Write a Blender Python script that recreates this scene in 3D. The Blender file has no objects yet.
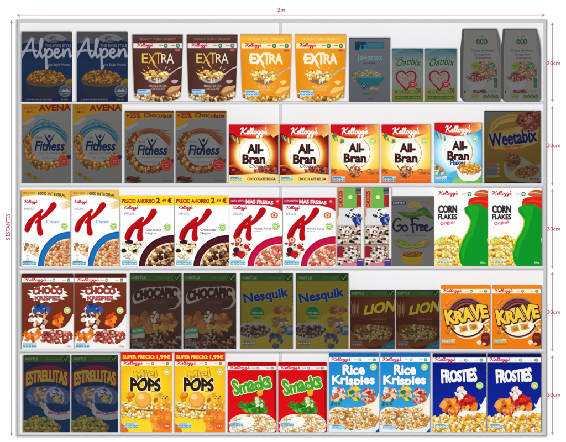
import bpy, math, random
from mathutils import Vector

# ------------------------------------------------------------------ camera, light, exposure
scene = bpy.context.scene
S = 2.0 / 526.0                       # metres per photograph pixel (the unit is 2 m wide)
def PX(x): return (x - 283.0) * S
def PZ(y): return (436.0 - y) * S
FRONT = -0.072                        # plane of the pack fronts (wall is y = 0)
cam = bpy.data.objects.new('camera', bpy.data.cameras.new('camera'))
scene.collection.objects.link(cam); scene.camera = cam
cam.data.type = 'ORTHO'
cam.data.ortho_scale = 566 * S
cam.data.clip_end = 100
cam.location = (PX(283.0), -6.0, PZ(221.0)); cam.rotation_euler = (math.radians(90), 0, 0)

w = bpy.data.worlds.new('World'); scene.world = w; w.use_nodes = True
bg = w.node_tree.nodes['Background']
bg.inputs[0].default_value = (1, 1, 1, 1); bg.inputs[1].default_value = 0.12

L = bpy.data.lights.new('softbox', 'AREA'); L.shape = 'SQUARE'; L.size = 2.2; L.energy = 2110
lo = bpy.data.objects.new('softbox', L); scene.collection.objects.link(lo)
lo.location = (0.0, -14.0, 1.0)
lo.rotation_euler = (Vector((0, 0, PZ(221))) - lo.location).to_track_quat('-Z', 'Y').to_euler()

scene.view_settings.view_transform = 'Standard'
scene.view_settings.look = 'None'
scene.view_settings.exposure = 0.0
scene.view_settings.gamma = 1.0
GAIN = 1.22                           # radiance of a pure white front face under these lamps

# ------------------------------------------------------------------ helpers
def lin(c):
    c = max(0.0, min(270.0, c)) / 255.0
    v = c / 12.92 if c <= 0.04045 else ((c + 0.055) / 1.055) ** 2.4
    return min(v / GAIN, 0.93)
def mix(a, b, t):
    t = max(0.0, min(1.0, t)); return tuple(a[i] + (b[i] - a[i]) * t for i in range(3))
def mul(c, f): return tuple(v * f for v in c)

def material(name, color=None, rough=0.5, spec=0.3, bump=0.0, bscale=400, vcol=False, var=0.0, metal=0.0, crinkle=0.0):
    m = bpy.data.materials.new(name); m.use_nodes = True
    nt = m.node_tree; b = nt.nodes['Principled BSDF']
    b.inputs['Roughness'].default_value = rough
    b.inputs['Specular IOR Level'].default_value = spec
    b.inputs['Metallic'].default_value = metal
    tc = nt.nodes.new('ShaderNodeTexCoord')
    if vcol:
        at = nt.nodes.new('ShaderNodeAttribute'); at.attribute_name = 'ink'
        src = at.outputs['Color']
    else:
        rgb = nt.nodes.new('ShaderNodeRGB'); rgb.outputs[0].default_value = (*[lin(v) for v in color], 1)
        src = rgb.outputs[0]
    if var > 0:
        nz = nt.nodes.new('ShaderNodeTexNoise'); nz.inputs['Scale'].default_value = 60; nz.inputs['Detail'].default_value = 6
        nt.links.new(tc.outputs['Object'], nz.inputs['Vector'])
        mr = nt.nodes.new('ShaderNodeMapRange'); mr.inputs['To Min'].default_value = 1 - var; mr.inputs['To Max'].default_value = 1 + var * 0.6
        nt.links.new(nz.outputs['Fac'], mr.inputs['Value'])
        mx = nt.nodes.new('ShaderNodeVectorMath'); mx.operation = 'SCALE'
        nt.links.new(src, mx.inputs[0]); nt.links.new(mr.outputs['Result'], mx.inputs['Scale'])
        src = mx.outputs['Vector']
    nt.links.new(src, b.inputs['Base Color'])
    if bump > 0:
        n2 = nt.nodes.new('ShaderNodeTexNoise'); n2.inputs['Scale'].default_value = bscale; n2.inputs['Detail'].default_value = 4
        nt.links.new(tc.outputs['Object'], n2.inputs['Vector'])
        bp = nt.nodes.new('ShaderNodeBump'); bp.inputs['Strength'].default_value = bump; bp.inputs['Distance'].default_value = crinkle or 0.0005
        nt.links.new(n2.outputs['Fac'], bp.inputs['Height']); nt.links.new(bp.outputs['Normal'], b.inputs['Normal'])
    return m

M_CARD = material('printed card', vcol=True, rough=0.6, spec=0.015, bump=0.12, bscale=9, crinkle=0.004, var=0.05)
M_FOIL = material('printed film', vcol=True, rough=0.5, spec=0.04, bump=0.35, bscale=22, crinkle=0.006, var=0.05)
M_PAPER = material('printed paper bag', vcol=True, rough=0.75, spec=0.15, bump=0.3, bscale=30, crinkle=0.004, var=0.07)

def link_mesh(name, verts, faces, mat, parent=None, cols=None):
    me = bpy.data.meshes.new(name); me.from_pydata(verts, [], faces); me.update()
    if cols is not None:
        at = me.color_attributes.new('ink', 'FLOAT_COLOR', 'POINT')
        flat = []
        for c in cols: flat.extend((c[0], c[1], c[2], 1.0))
        at.data.foreach_set('color', flat)
    me.materials.append(mat)
    o = bpy.data.objects.new(name, me); scene.collection.objects.link(o)
    if parent: o.parent = parent
    return o

def box_geo(x0, y0, z0, x1, y1, z1, bev=0.0):
    """box with chamfered edges (all twelve) when bev > 0"""
    import bmesh
    bm = bmesh.new()
    r = bmesh.ops.create_cube(bm, size=1)
    for v in bm.verts:
        v.co = ((x0 + x1) / 2 + v.co.x * (x1 - x0), (y0 + y1) / 2 + v.co.y * (y1 - y0), (z0 + z1) / 2 + v.co.z * (z1 - z0))
    if bev > 0: bmesh.ops.bevel(bm, geom=list(bm.edges), offset=bev, segments=2, profile=0.7, affect='EDGES')
    bm.verts.index_update()
    V = [tuple(v.co) for v in bm.verts]; F = [[v.index for v in f.verts] for f in bm.faces]
    bm.free(); return V, F

# ------------------------------------------------------------------ lettering
_tcache = {}
def text_tris(s, off):
    key = (s, round(off, 4))
    if key in _tcache: return _tcache[key]
    cu = bpy.data.curves.new('t', 'FONT'); cu.body = s; cu.size = 1; cu.offset = off
    cu.resolution_u = 3; cu.fill_mode = 'BOTH'
    o = bpy.data.objects.new('t', cu); scene.collection.objects.link(o)
    bpy.context.view_layer.update()
    me = o.to_mesh()
    vs = [(v.co.x, v.co.y) for v in me.vertices]
    fs = []
    me.calc_loop_triangles()
    for t in me.loop_triangles:
        fs.append([vs[i] for i in t.vertices])
    o.to_mesh_clear(); bpy.data.objects.remove(o); bpy.data.curves.remove(cu)
    _tcache[key] = fs
    return fs
def bbox(fs):
    xs = [p[0] for f in fs for p in f]; ys = [p[1] for f in fs for p in f]
    return min(xs), min(ys), max(xs), max(ys)

def spline(pts, n=7):
    out = []; P = [pts[0]] + list(pts) + [pts[-1]]
    for i in range(1, len(P) - 2):
        p0, p1, p2, p3 = P[i - 1], P[i], P[i + 1], P[i + 2]
        for k in range(n):
            t = k / n
            out.append(tuple(0.5 * ((2 * p1[j]) + (-p0[j] + p2[j]) * t + (2 * p0[j] - 5 * p1[j] + 4 * p2[j] - p3[j]) * t * t
                        + (-p0[j] + 3 * p1[j] - 3 * p2[j] + p3[j]) * t ** 3) for j in range(len(p1))))
    out.append(tuple(pts[-1])); return out

SCRIPT_K = [[(.1, 1.65), (.45, 2.0), (.8, 1.95), (.6, 1.0), (.3, 0)], [(1.75, 2.05), (1.35, 1.45), (.62, .98), (1.1, .5), (1.5, .03), (1.85, .3), (2.2, .55), (2.45, .8), (2.3, 1.02),
    (2.02, .8), (1.97, .3), (2.2, .02), (2.6, .3), (2.98, 1.1), (3.12, 1.8), (2.97, 2.02), (2.8, 1.6), (2.76, .5), (2.9, .02), (3.2, .3), (3.55, 1.1), (3.7, 1.8), (3.55, 2.02), (3.4, 1.6), (3.36, .5), (3.5, .02), (3.8, .35)],
    [(4.35, .95), (4.05, .9), (3.87, .4), (4.07, .02), (4.42, .2), (4.52, .7), (4.35, .95), (4.7, .85)],
    [(5.35, .88), (5.02, 1.0), (4.82, .5), (5.0, .05), (5.3, .45), (5.42, .98), (5.35, 0), (5.2, -.8), (4.92, -1.0), (4.77, -.7), (5.2, -.2), (5.7, .35)],
    [(6.3, .88), (5.97, 1.0), (5.77, .5), (5.95, .05), (6.25, .45), (6.37, .98), (6.3, 0), (6.15, -.8), (5.87, -1.0), (5.72, -.7), (6.15, -.2), (6.65, .35), (7.05, .85), (7.2, 1.1), (7.15, .7), (7.42, .35), (7.2, .02), (6.9, .12)],
    [(7.0, 2.05), (6.85, 1.6)]]
SCRIPT_ALPEN = [[(0.0, -.1), (.6, .9), (1.5, 2.4), (1.75, 2.5), (1.85, 1.2), (2.2, .1), (2.6, .3)], [(.2, .75), (1.2, .95), (2.3, .9)],
    [(2.5, .2), (3.0, 1.4), (3.2, 2.3), (3.0, 2.5), (2.85, 1.2), (3.1, .05), (3.5, .4)],
    [(3.6, 1.2), (3.75, 0), (3.8, -1.5), (3.95, -1.2)], [(3.65, .4), (4.1, 1.15), (4.6, .9), (4.5, .2), (4.0, .05)],
    [(4.9, .5), (5.6, .75), (5.5, 1.15), (5.1, 1.0), (5.0, .3), (5.5, .0), (6.1, .45)],
    [(6.3, 1.1), (6.3, .05), (6.6, .8), (7.1, 1.15), (7.25, .6), (7.3, .1), (7.7, .3)]]
SCRIPT_GO = [[(1.5, 2.0), (.9, 2.3), (.2, 1.6), (.15, .5), (.8, -.1), (1.5, .3), (1.6, 1.0), (.95, .95)], [(2.4, 1.05), (1.95, .8), (2.0, .1), (2.5, .0), (2.85, .5), (2.4, 1.05)],
    [(3.7, 2.2), (3.75, 1.1), (3.9, -.3)], [(3.4, 2.2), (4.2, 2.35), (4.9, 2.2)], [(3.5, 1.1), (4.1, 1.25), (4.6, 1.1)], [(4.6, 1.1), (4.65, 0), (4.75, .8), (5.2, 1.15)],
    [(5.3, .45), (5.8, .75), (5.65, 1.1), (5.3, .8), (5.4, .05), (6.1, .3)], [(6.1, .45), (6.6, .75), (6.5, 1.1), (6.15, .8), (6.3, .0), (7.0, .1), (7.6, .6)]]

# ------------------------------------------------------------------ printed artwork as inked layers of mesh
class Art:
    """x runs 0..100 across the front, y 0..H downwards"""
    def __init__(s, wpx, hpx):
        s.H = 100.0 * hpx / wpx; s.wm = wpx * S; s.parts = []; s.z = 0.0; s.rnd = random.Random(int(wpx * 100 + hpx))
        s.clip = [(0, 0), (100, 0), (100, s.H), (0, s.H)]; s.labels = {}
    def part(s, name, label=None):
        s.cur = []; s.parts.append((name, s.cur, label)); return s
    def _clip(s, f, win):
        # f: list of (x, y, col)
        for i in range(len(win)):
            ax, ay = win[i]; bx, by = win[(i + 1) % len(win)]
            def d(p): return (bx - ax) * (p[1] - ay) - (by - ay) * (p[0] - ax)
            out = []
            for k in range(len(f)):
                p, q = f[k], f[(k + 1) % len(f)]
                dp, dq = d(p), d(q)
                if dp >= 0: out.append(p)
                if (dp >= 0) != (dq >= 0):
                    t = dp / (dp - dq)
                    out.append((p[0] + (q[0] - p[0]) * t, p[1] + (q[1] - p[1]) * t, mix(p[2], q[2], t)))
            f = out
            if len(f) < 3: return None
        return f
    def face(s, pts, col):
        cf = callable(col)
        f = [(p[0], p[1], (col(p[0], p[1]) if cf else (p[2] if len(p) > 2 else col))) for p in pts]
        if any(p[0] < .0 or p[0] > 100 or p[1] < 0 or p[1] > s.H for p in f) or len(s.clip) > 4:
            f = s._clip(f, s.clip)
        if f: s.cur.append((s.z, f))
    def up(s, k=1.0): s.z += 0.00002 * k
    def rect(s, x0, y0, x1, y1, col, n=1, m=1):
        s.up()
        for i in range(n):
            for j in range(m):
                a, b = x0 + (x1 - x0) * i / n, x0 + (x1 - x0) * (i + 1) / n
                c, d = y0 + (y1 - y0) * j / m, y0 + (y1 - y0) * (j + 1) / m
                s.face([(a, c), (b, c), (b, d), (a, d)], col)
    def poly(s, pts, col): s.up(); s.face(pts, col)
    def blob(s, pts, col, n=6):
        q = spline(list(pts) + [pts[0]], n)[:-1]; s.up(); s.face(q, col)
    def ell(s, cx, cy, rx, ry, col, rot=0, n=28, a0=0, a1=360):
        s.up(); r = math.radians(rot); pts = []
        full = abs(a1 - a0) >= 360
        for i in range(n if full else n + 1):
            a = math.radians(a0 + (a1 - a0) * i / n); x, y = rx * math.cos(a), ry * math.sin(a)
            pts.append((cx + x * math.cos(r) - y * math.sin(r), cy + x * math.sin(r) + y * math.cos(r)))
        s.face(pts, col)
    def ring(s, cx, cy, rx, ry, t, col, a0=0, a1=360, n=40):
        s.up()
        for i in range(n):
            a, b = math.radians(a0 + (a1 - a0) * i / n), math.radians(a0 + (a1 - a0) * (i + 1) / n)
            s.face([(cx + rx * math.cos(a), cy + ry * math.sin(a)), (cx + rx * math.cos(b), cy + ry * math.sin(b)),
                    (cx + (rx - t) * math.cos(b), cy + (ry - t) * math.sin(b)), (cx + (rx - t) * math.cos(a), cy + (ry - t) * math.sin(a))], col)
    def radial(s, cx, cy, rx, ry, stops, n=40, rings=10):
        """printed radial blend, stops = [(radius fraction, colour)...]"""
        s.up()
        def c(t):
            for i in range(len(stops) - 1):
                if t <= stops[i + 1][0]: return mix(stops[i][1], stops[i + 1][1], (t - stops[i][0]) / max(1e-6, stops[i + 1][0] - stops[i][0]))
            return stops[-1][1]
        for k in range(rings):
            r0, r1 = k / rings, (k + 1) / rings
            for i in range(n):
                a, b = 2 * math.pi * i / n, 2 * math.pi * (i + 1) / n
                P = [(cx + rx * r * math.cos(t), cy + ry * r * math.sin(t), c(r)) for r, t in ((r0, a), (r1, a), (r1, b), (r0, b))]
                s.face(P if k else P[1:], None)
    def stroke(s, pts, wd, col, smooth=True):
        """brush line; wd a number or a list of widths, one per point"""
        if not isinstance(wd, (list, tuple)): wd = [wd] * len(pts)
        P = [(p[0], p[1], q) for p, q in zip(pts, wd)]
        if smooth: P = spline(P, 6)
        s.up()
        L_, R_ = [], []
        for i in range(len(P)):
            a, b = P[max(0, i - 1)], P[min(len(P) - 1, i + 1)]
            dx, dy = b[0] - a[0], b[1] - a[1]; l = math.hypot(dx, dy) or 1
            nx, ny = -dy / l, dx / l; h = P[i][2] / 2
            L_.append((P[i][0] + nx * h, P[i][1] + ny * h)); R_.append((P[i][0] - nx * h, P[i][1] - ny * h))
        for i in range(len(P) - 1):
            s.up(.05); s.face([L_[i], L_[i + 1], R_[i + 1], R_[i]], col)
        for e in (P[0], P[-1]):
            s.up(.05); h = e[2] / 2
            s.face([(e[0] + h * math.cos(k * .785), e[1] + h * math.sin(k * .785)) for k in range(8)], col)
    def script(s, glyphs, x, y, wd, hg, col, t, slant=0.0, rise=0.0):
        xs = [p[0] for g in glyphs for p in g]; ys = [p[1] for g in glyphs for p in g]
        x0, x1, y0, y1 = min(xs), max(xs), min(ys), max(ys)
        for g in glyphs:
            q = []
            for p in g:
                u, v = (p[0] - x0) / (x1 - x0), (p[1] - y0) / (y1 - y0)
                q.append((x + u * wd + v * slant, y + hg - v * hg - u * rise))
            s.stroke(q, t, col)
    def text(s, t, x, y, wd, hg, col, bold=0.02, out=None, ocol=None, warp=None, shear=0.0, rot=0.0, shadow=None):
        thin = min(bold, .014); base = text_tris(t, thin); bx = bbox(base)
        em = hg / max(.35, bx[3] - bx[1])
        d = max(0, bold - .014) * em * .72; od = (out or 0) * em * 1.1
        x, y, wd, hg = x + d, y + d, wd - 2 * d, hg - 2 * d
        r = math.radians(rot); cr, sr = math.cos(r), math.sin(r)
        tris = []
        for f in base:
            pts = []
            for p in f:
                u = (p[0] - bx[0]) / (bx[2] - bx[0]); v = (p[1] - bx[1]) / (bx[3] - bx[1])
                if warp: u, v = warp(u, v)
                X = u * wd + v * shear; Y = (1 - v) * hg; cx, cy = wd / 2, hg / 2
                pts.append((x + cx + (X - cx) * cr - (Y - cy) * sr, y + cy + (X - cx) * sr + (Y - cy) * cr))
            tris.append(pts)
        def put(c, rad, dx=0, dy=0):
            n = 0 if rad < .12 else (8 if rad < 1.4 else 12)
            for k in range(n + 1):
                ox = dx + (rad * math.cos(6.2832 * k / n) if k < n else 0); oy = dy + (rad * math.sin(6.2832 * k / n) if k < n else 0)
                s.up(.15)
                for f in tris: s.face([(p[0] + ox, p[1] + oy) for p in f], c)
        if shadow: put(shadow, d + od, 1.1, 1.3)
        if out: put(ocol, d + od)
        put(col, d)
    def dabs(s, cx, cy, rx, ry, pal, n, size):
        """loose plain colour dabs, no figure"""
        R = s.rnd
        for k in range(n):
            a = R.uniform(0, 6.283); q = math.sqrt(R.random()); x, y = cx + rx * q * math.cos(a), cy + ry * q * math.sin(a)
            r = size * R.uniform(.5, 1.2); el = R.uniform(.4, .9); ro = R.uniform(0, 3.14); c = mul(R.choice(pal), R.uniform(.88, 1.08)); s.up(.2)
            pts = []
            for m in range(9):
                t = m * .698; q2 = r * R.uniform(.75, 1.2); px, py = q2 * math.cos(t), q2 * math.sin(t) * el
                pts.append((x + px * math.cos(ro) - py * math.sin(ro), y + px * math.sin(ro) + py * math.cos(ro)))
            s.face(pts, c)
    def flakes(s, n, inside, size, pal, flat=1.0, box=None, hole=False, jag=.45):
        """scattered printed flakes; inside(x, y) says where"""
        x0, y0, x1, y1 = box or (0, 0, 100, s.H); k = 0; tries = 0; R = s.rnd
        if n >= 40: n = int(n * 1.7); size *= .78; pal = list(pal) * 3 + [(mix(mul(pal[0], .72), (168, 84, 30), .6) if max(pal[0]) > 190 else mul(pal[0], .55)), mix(pal[-1], pal[0], .5), mix(pal[0], (255, 255, 255) if max(pal[0]) > 190 else pal[0], .3)]
        jag = max(jag, .6)
        pos = []
        while k < n and tries < n * 40:
            tries += 1
            x, y = R.uniform(x0, x1), R.uniform(y0, y1)
            if inside(x, y): pos.append((x, y)); k += 1
        for x, y in pos:
            c = R.choice(pal); r = size * R.uniform(.6, 1.25); rot = R.uniform(0, 6.28); el = R.uniform(.5, 1.0)
            def ring_(rr, ox, oy, m=7):
                o = []
                for i in range(m):
                    a = 6.283 * i / m; q = rr * (1 + (R.random() - .5) * jag)
                    px, py = q * math.cos(a), q * math.sin(a) * el
                    o.append((x + ox + px * math.cos(rot) - py * math.sin(rot), y + oy + (px * math.sin(rot) + py * math.cos(rot)) * flat))
                return o
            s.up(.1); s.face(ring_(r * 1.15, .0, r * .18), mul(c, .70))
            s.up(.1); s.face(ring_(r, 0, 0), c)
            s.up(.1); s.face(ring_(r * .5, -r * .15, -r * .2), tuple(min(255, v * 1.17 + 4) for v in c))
    def build(s, root, mat, body=None, depthf=None, step=1.0, grid=0):
        k = s.wm / 100.0
        objs = []
        for idx, (name, faces, label) in enumerate(s.parts):
            V, F, C = [], [], []
            if idx == 0 and body:
                bv, bf, bc = body
                V += bv; F += [list(f) for f in bf]; C += bc
            for z, f in faces:
                cells = [f]
                if grid:
                    cells = []
                    xs = [p[0] for p in f]; ys = [p[1] for p in f]
                    gx0, gx1 = int(min(xs) // grid), int(max(xs) // grid); gy0, gy1 = int(min(ys) // grid), int(max(ys) // grid)
                    if gx0 == gx1 and gy0 == gy1: cells = [f]
                    else:
                        for a in range(gx0, gx1 + 1):
                            for b in range(gy0, gy1 + 1):
                                q = s._clip(f, [(a * grid, b * grid), ((a + 1) * grid, b * grid), ((a + 1) * grid, (b + 1) * grid), (a * grid, (b + 1) * grid)])
                                if q: cells.append(q)
                for q in cells:
                    i0 = len(V)
                    for p in q:
                        d = depthf(p[0], p[1]) if depthf else 0.0
                        V.append(((p[0] - 50) * k, -d - 0.0002 - z * step, (s.H - p[1]) * k))
                        C.append([lin(v) for v in p[2]])
                    F.append(list(range(i0 + len(q) - 1, i0 - 1, -1)))
                    # keep every sheet facing the camera
            if not F: continue
            o = link_mesh(name, V, F, mat, root, C)
            fix = o.data
            if label: o['label'] = label
            objs.append(o)
        return objs

# small shared motifs
def brand(a, x, y, wd, hg, col, t=1.4): a.script(SCRIPT_K, x, y, wd, hg, col, t, slant=wd * .03)
def nutri(a, x, y, wd, hg, base=(190, 228, 240), ink=(40, 130, 180)):
    a.part('nutrition_panel'); a.rect(x, y, x + wd, y + hg, base)
    n = 5
    for i in range(n):
        x0 = x + wd * (i + .12) / n; x1 = x + wd * (i + .88) / n
        a.up(); a.face([(x0, y + hg * .42), (x1, y + hg * .42), (x1, y + hg * .9), (x0, y + hg * .9)], mix(ink, base, .15))
        a.up(); a.face([(x0 + .8, y + hg * .58), (x1 - .8, y + hg * .58), (x1 - .8, y + hg * .72), (x0 + .8, y + hg * .72)], mix(base, (255, 255, 255), .6))
    a.rect(x + wd * .05, y + hg * .12, x + wd * .7, y + hg * .3, ink)
def badge(a, x, y, r, col, core=(250, 252, 235), name='badge', inner=True):
    a.part(name); a.ell(x, y, r, r, col)
    if inner:
        a.ring(x, y, r * .82, r * .82, r * .12, core)
        a.rect(x - r * .42, y - r * .3, x + r * .42, y - r * .05, core); a.rect(x - r * .3, y + r * .1, x + r * .3, y + r * .32, core)
def bowlshape(a, cx, cy, rx, ry, dep, col, rim, milk=(238, 232, 220)):
    a.blob([(cx - rx, cy), (cx - rx * .86, cy + dep * .55), (cx - rx * .5, cy + dep * .93), (cx, cy + dep), (cx + rx * .5, cy + dep * .93), (cx + rx * .86, cy + dep * .55), (cx + rx, cy), (cx, cy - ry)], col)
    a.ell(cx, cy, rx, ry, rim); a.ell(cx, cy, rx * .93, ry * .85, milk)
def header(a, y0, y1, base=(250, 250, 248), top=None, ink=(214, 20, 60), green=(40, 130, 70), hw=42):
    a.part('header_band'); a.rect(0, y0, 100, y1, base)
    h = y1 - y0
    a.part('brand_lettering'); brand(a, 4, y0 + h * .02, hw, h * .98, ink, 1.25)
    a.part('header_marks')
    for x, r in ((62, .34), (91, .36)):
        a.rect(x - 13, y0 + h * .42, x - 5, y0 + h * .56, mix(green, base, .5))
        a.ell(x, y0 + h * .5, h * r, h * r, green); a.ell(x, y0 + h * .5, h * r * .6, h * r * .6, mix(green, base, .55 if x > 80 else .8))
def fineprint(a, x, y, wd, n, col, gap=2.2, h=.9):
    for j in range(n):
        cx = x
        while cx < x + wd:
            l = a.rnd.uniform(2, 6); l = min(l, x + wd - cx); a.up(.1)
            a.face([(cx, y + j * gap), (cx + l, y + j * gap), (cx + l, y + j * gap + h), (cx, y + j * gap + h)], col); cx += l + 1.1
TAN = [(222, 160, 78), (206, 136, 58), (235, 184, 104), (190, 112, 50), (240, 200, 130)]
GOLD = [(250, 190, 50), (244, 168, 40), (255, 212, 90), (236, 150, 32), (255, 226, 130)]
COCOA = [(120, 62, 44), (92, 42, 30), (146, 80, 56), (70, 30, 22)]
def dim(p, f=.45): return [mul(c, f) for c in p]

# ------------------------------------------------------------------ designs
def d_alpen(a):
    a.part('carton')
    a.rect(0, 0, 100, a.H, lambda x, y: mix((20, 28, 58), (18, 42, 82), 1 - abs(y - 75) / 75), 4, 12)
    a.poly([(0, 0), (100, 0), (100, 20), (82, 15), (64, 22), (46, 17), (30, 24), (14, 16), (0, 24)], (74, 76, 84))
    a.poly([(40, 12), (55, 4), (72, 3), (92, 13), (80, 19), (66, 14), (52, 20)], (112, 114, 120))
    a.poly([(52, 12), (60, 7), (70, 9), (62, 12), (58, 17)], (70, 76, 90))
    a.poly([(5, 20), (18, 8), (30, 13), (22, 18), (14, 22)], (96, 98, 106))
    a.rect(0, 0, 100, 1.6, (58, 60, 52))
    a.part('title_lettering'); a.script(SCRIPT_ALPEN, -2, 14, 103, 58, (164, 170, 184), 4.4)
    a.text('THE SWISS STYLE', 46, 24, 52, 5.5, (120, 128, 150), .01); a.text('Swiss Style Muesli', 46, 62, 50, 6.5, (128, 132, 146), 0)
    a.part('bowl_picture')
    bowlshape(a, 48, 98, 40, 11, 34, (34, 38, 56), (60, 62, 78), (78, 62, 48))
    a.blob([(9, 98), (48, 105), (88, 98), (84, 92), (70, 80), (48, 74), (28, 82), (14, 92)], (88, 56, 24))
    a.flakes(240, lambda x, y: (x - 48) ** 2 / 37 ** 2 + (y - 93) ** 2 / (17 if y < 93 else 9) ** 2 < 1, 3.2, [(150, 98, 40), (122, 76, 30), (98, 58, 24), (168, 120, 58)], .8, (8, 74, 90, 106))
    a.ell(96, 102, 10, 9, (126, 104, 30)); a.ell(97, 106, 7, 5, (96, 74, 22))
    a.part('badge'); a.ell(86, 117, 13, 13, (64, 70, 84)); a.ring(86, 117, 11.5, 11.5, 1.3, (108, 114, 126)); a.poly([(77, 119), (83, 113), (87, 116), (90, 112), (96, 119)], (140, 146, 156)); fineprint(a, 79, 122, 14, 1, (120, 124, 134))
    a.part('fine_print'); fineprint(a, 8, a.H - 5.5, 52, 1, (110, 112, 124), 2, 2.2); fineprint(a, 78, a.H - 5.5, 14, 1, (110, 112, 124), 2, 2.2)

def d_extra(a, dark):
    H = a.H
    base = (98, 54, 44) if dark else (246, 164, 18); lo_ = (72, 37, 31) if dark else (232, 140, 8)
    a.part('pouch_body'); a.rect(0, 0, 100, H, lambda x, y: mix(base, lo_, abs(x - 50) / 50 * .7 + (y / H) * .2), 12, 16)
    a.part('seal_strip'); a.rect(0, 0, 100, 17, (78, 38, 34) if dark else (250, 180, 40)); a.rect(0, 0, 100, 2, (58, 28, 24) if dark else (232, 150, 22))
    for k in range(4): a.rect(0, 3.2 + k * 1.0, 100, 3.5 + k * 1.0, mix(base, (255, 255, 255), .12))
    a.text('CRUNCHY MUESLI - CRUJIENTE', 14, 7, 72, 5.6, (150, 112, 104) if dark else (255, 226, 150), .02)
    a.part('header_band'); a.rect(2, 17, 98, 26.5, (238, 226, 224) if dark else (252, 240, 196))
    a.part('brand_lettering'); brand(a, 9, 16.8, 31, 9.6, (206, 22, 50), 1.4)
    a.part('header_marks')
    for x in (66, 90): a.ell(x, 21.7, 4, 4, (40, 120, 70)); a.ell(x, 21.7, 2, 2, (170, 205, 170)); a.rect(x - 14, 20.8, x - 6, 22.4, (130, 160, 130))
    a.rect(85, 29, 94, 33, (214, 90, 90) if dark else (216, 70, 40))
    a.part('title_lettering')
    def wp(u, v): return u, v + (0.0)
    a.text('E', 19, 37, 12, 19, (232, 198, 98) if dark else (255, 240, 190), .0, .03, (60, 30, 20) if dark else (255, 246, 214))
    a.text('X', 31, 37, 15, 20, (212, 158, 60) if dark else (255, 248, 226), .0, .03, (70, 34, 22) if dark else (255, 246, 214))
    a.stroke([(33, 37), (38, 47), (44, 60), (49, 66)], [1, 3, 3, .5], (226, 180, 80) if dark else (255, 248, 222))
    a.text('T', 45, 36, 13, 21, (226, 180, 80) if dark else (255, 240, 190), .0, .03, (70, 34, 22) if dark else (255, 246, 214))
    a.text('R', 57, 38, 12, 18, (240, 224, 180) if dark else (255, 238, 184), .0, .03, (60, 30, 20) if dark else (255, 246, 214))
    a.text('A', 68, 37, 14, 20, (244, 236, 220) if dark else (255, 238, 184), .0, .03, (60, 30, 20) if dark else (255, 246, 214))
    if not dark: a.ring(26, 46, 9.5, 10, 2.5, (255, 246, 220))
    a.part('spoon_picture')
    silver = (196, 190, 188)
    a.stroke([(66, 83), (78, 76), (88, 68), (98, 64)], [4, 2.2, 1.8, 2.6], silver)
    a.blob([(24, 80), (32, 92), (48, 97), (62, 93), (72, 82), (48, 78)], (176, 168, 164) if dark else (150, 110, 70))
    a.flakes(46, lambda x, y: (x - 47) ** 2 / 24 ** 2 + (y - 80) ** 2 / 9 ** 2 < 1, 4.6, [(228, 172, 70), (244, 208, 120), (150, 92, 40), (248, 226, 168), (120, 66, 36)] if dark else [(255, 226, 130), (250, 206, 90), (255, 240, 190), (214, 130, 50)], .9, (20, 68, 74, 92))
    for p in [(25, 72), (22, 78), (32, 66), (66, 66), (72, 70)]: a.stroke([(p[0], p[1]), (p[0] + (p[0] - 47) * .15, p[1] - 3)], [1.6, .6], (250, 220, 130), False)
    a.rect(47, 86, 49.5, 96, (226, 214, 210)); a.rect(53, 87, 55, 95, (226, 214, 210))
    a.blob([(76, 92), (82, 89), (90, 90), (88, 95), (82, 97)], (196, 170, 168) if dark else (255, 214, 120))
    a.part('flavour_lettering'); a.text('MUESLI EXTRA', 34, 99, 34, 4.4, (206, 178, 168) if dark else (255, 226, 140), .01); a.text('CHOCOLATE' if dark else 'ORIGINAL', 38, 105, 26, 3.8, (206, 178, 168) if dark else (255, 226, 140), .0)
    a.part('ingredient_picture')
    pal = [(206, 156, 96), (228, 196, 140), (150, 92, 52), (104, 58, 36), (240, 222, 180)] if dark else [(250, 200, 100), (240, 170, 60), (255, 222, 150), (214, 128, 40)]
    a.flakes(120, lambda x, y: y > 113 + 9 * math.sin((x - 20) / 25.0) ** 2 if x < 96 else False, 4.6, pal, .9, (3, 104, 97, H))
    a.poly([(64, 116), (72, 105), (94, 103), (92, 114), (74, 122)], (170, 108, 58) if dark else (240, 160, 50))
    a.poly([(68, 112), (76, 103), (96, 100), (94, 106), (72, 116)], (214, 166, 110) if dark else (255, 204, 110))
    nutri(a, 10, 108, 26, 11, (206, 226, 240), (60, 150, 205))

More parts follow.
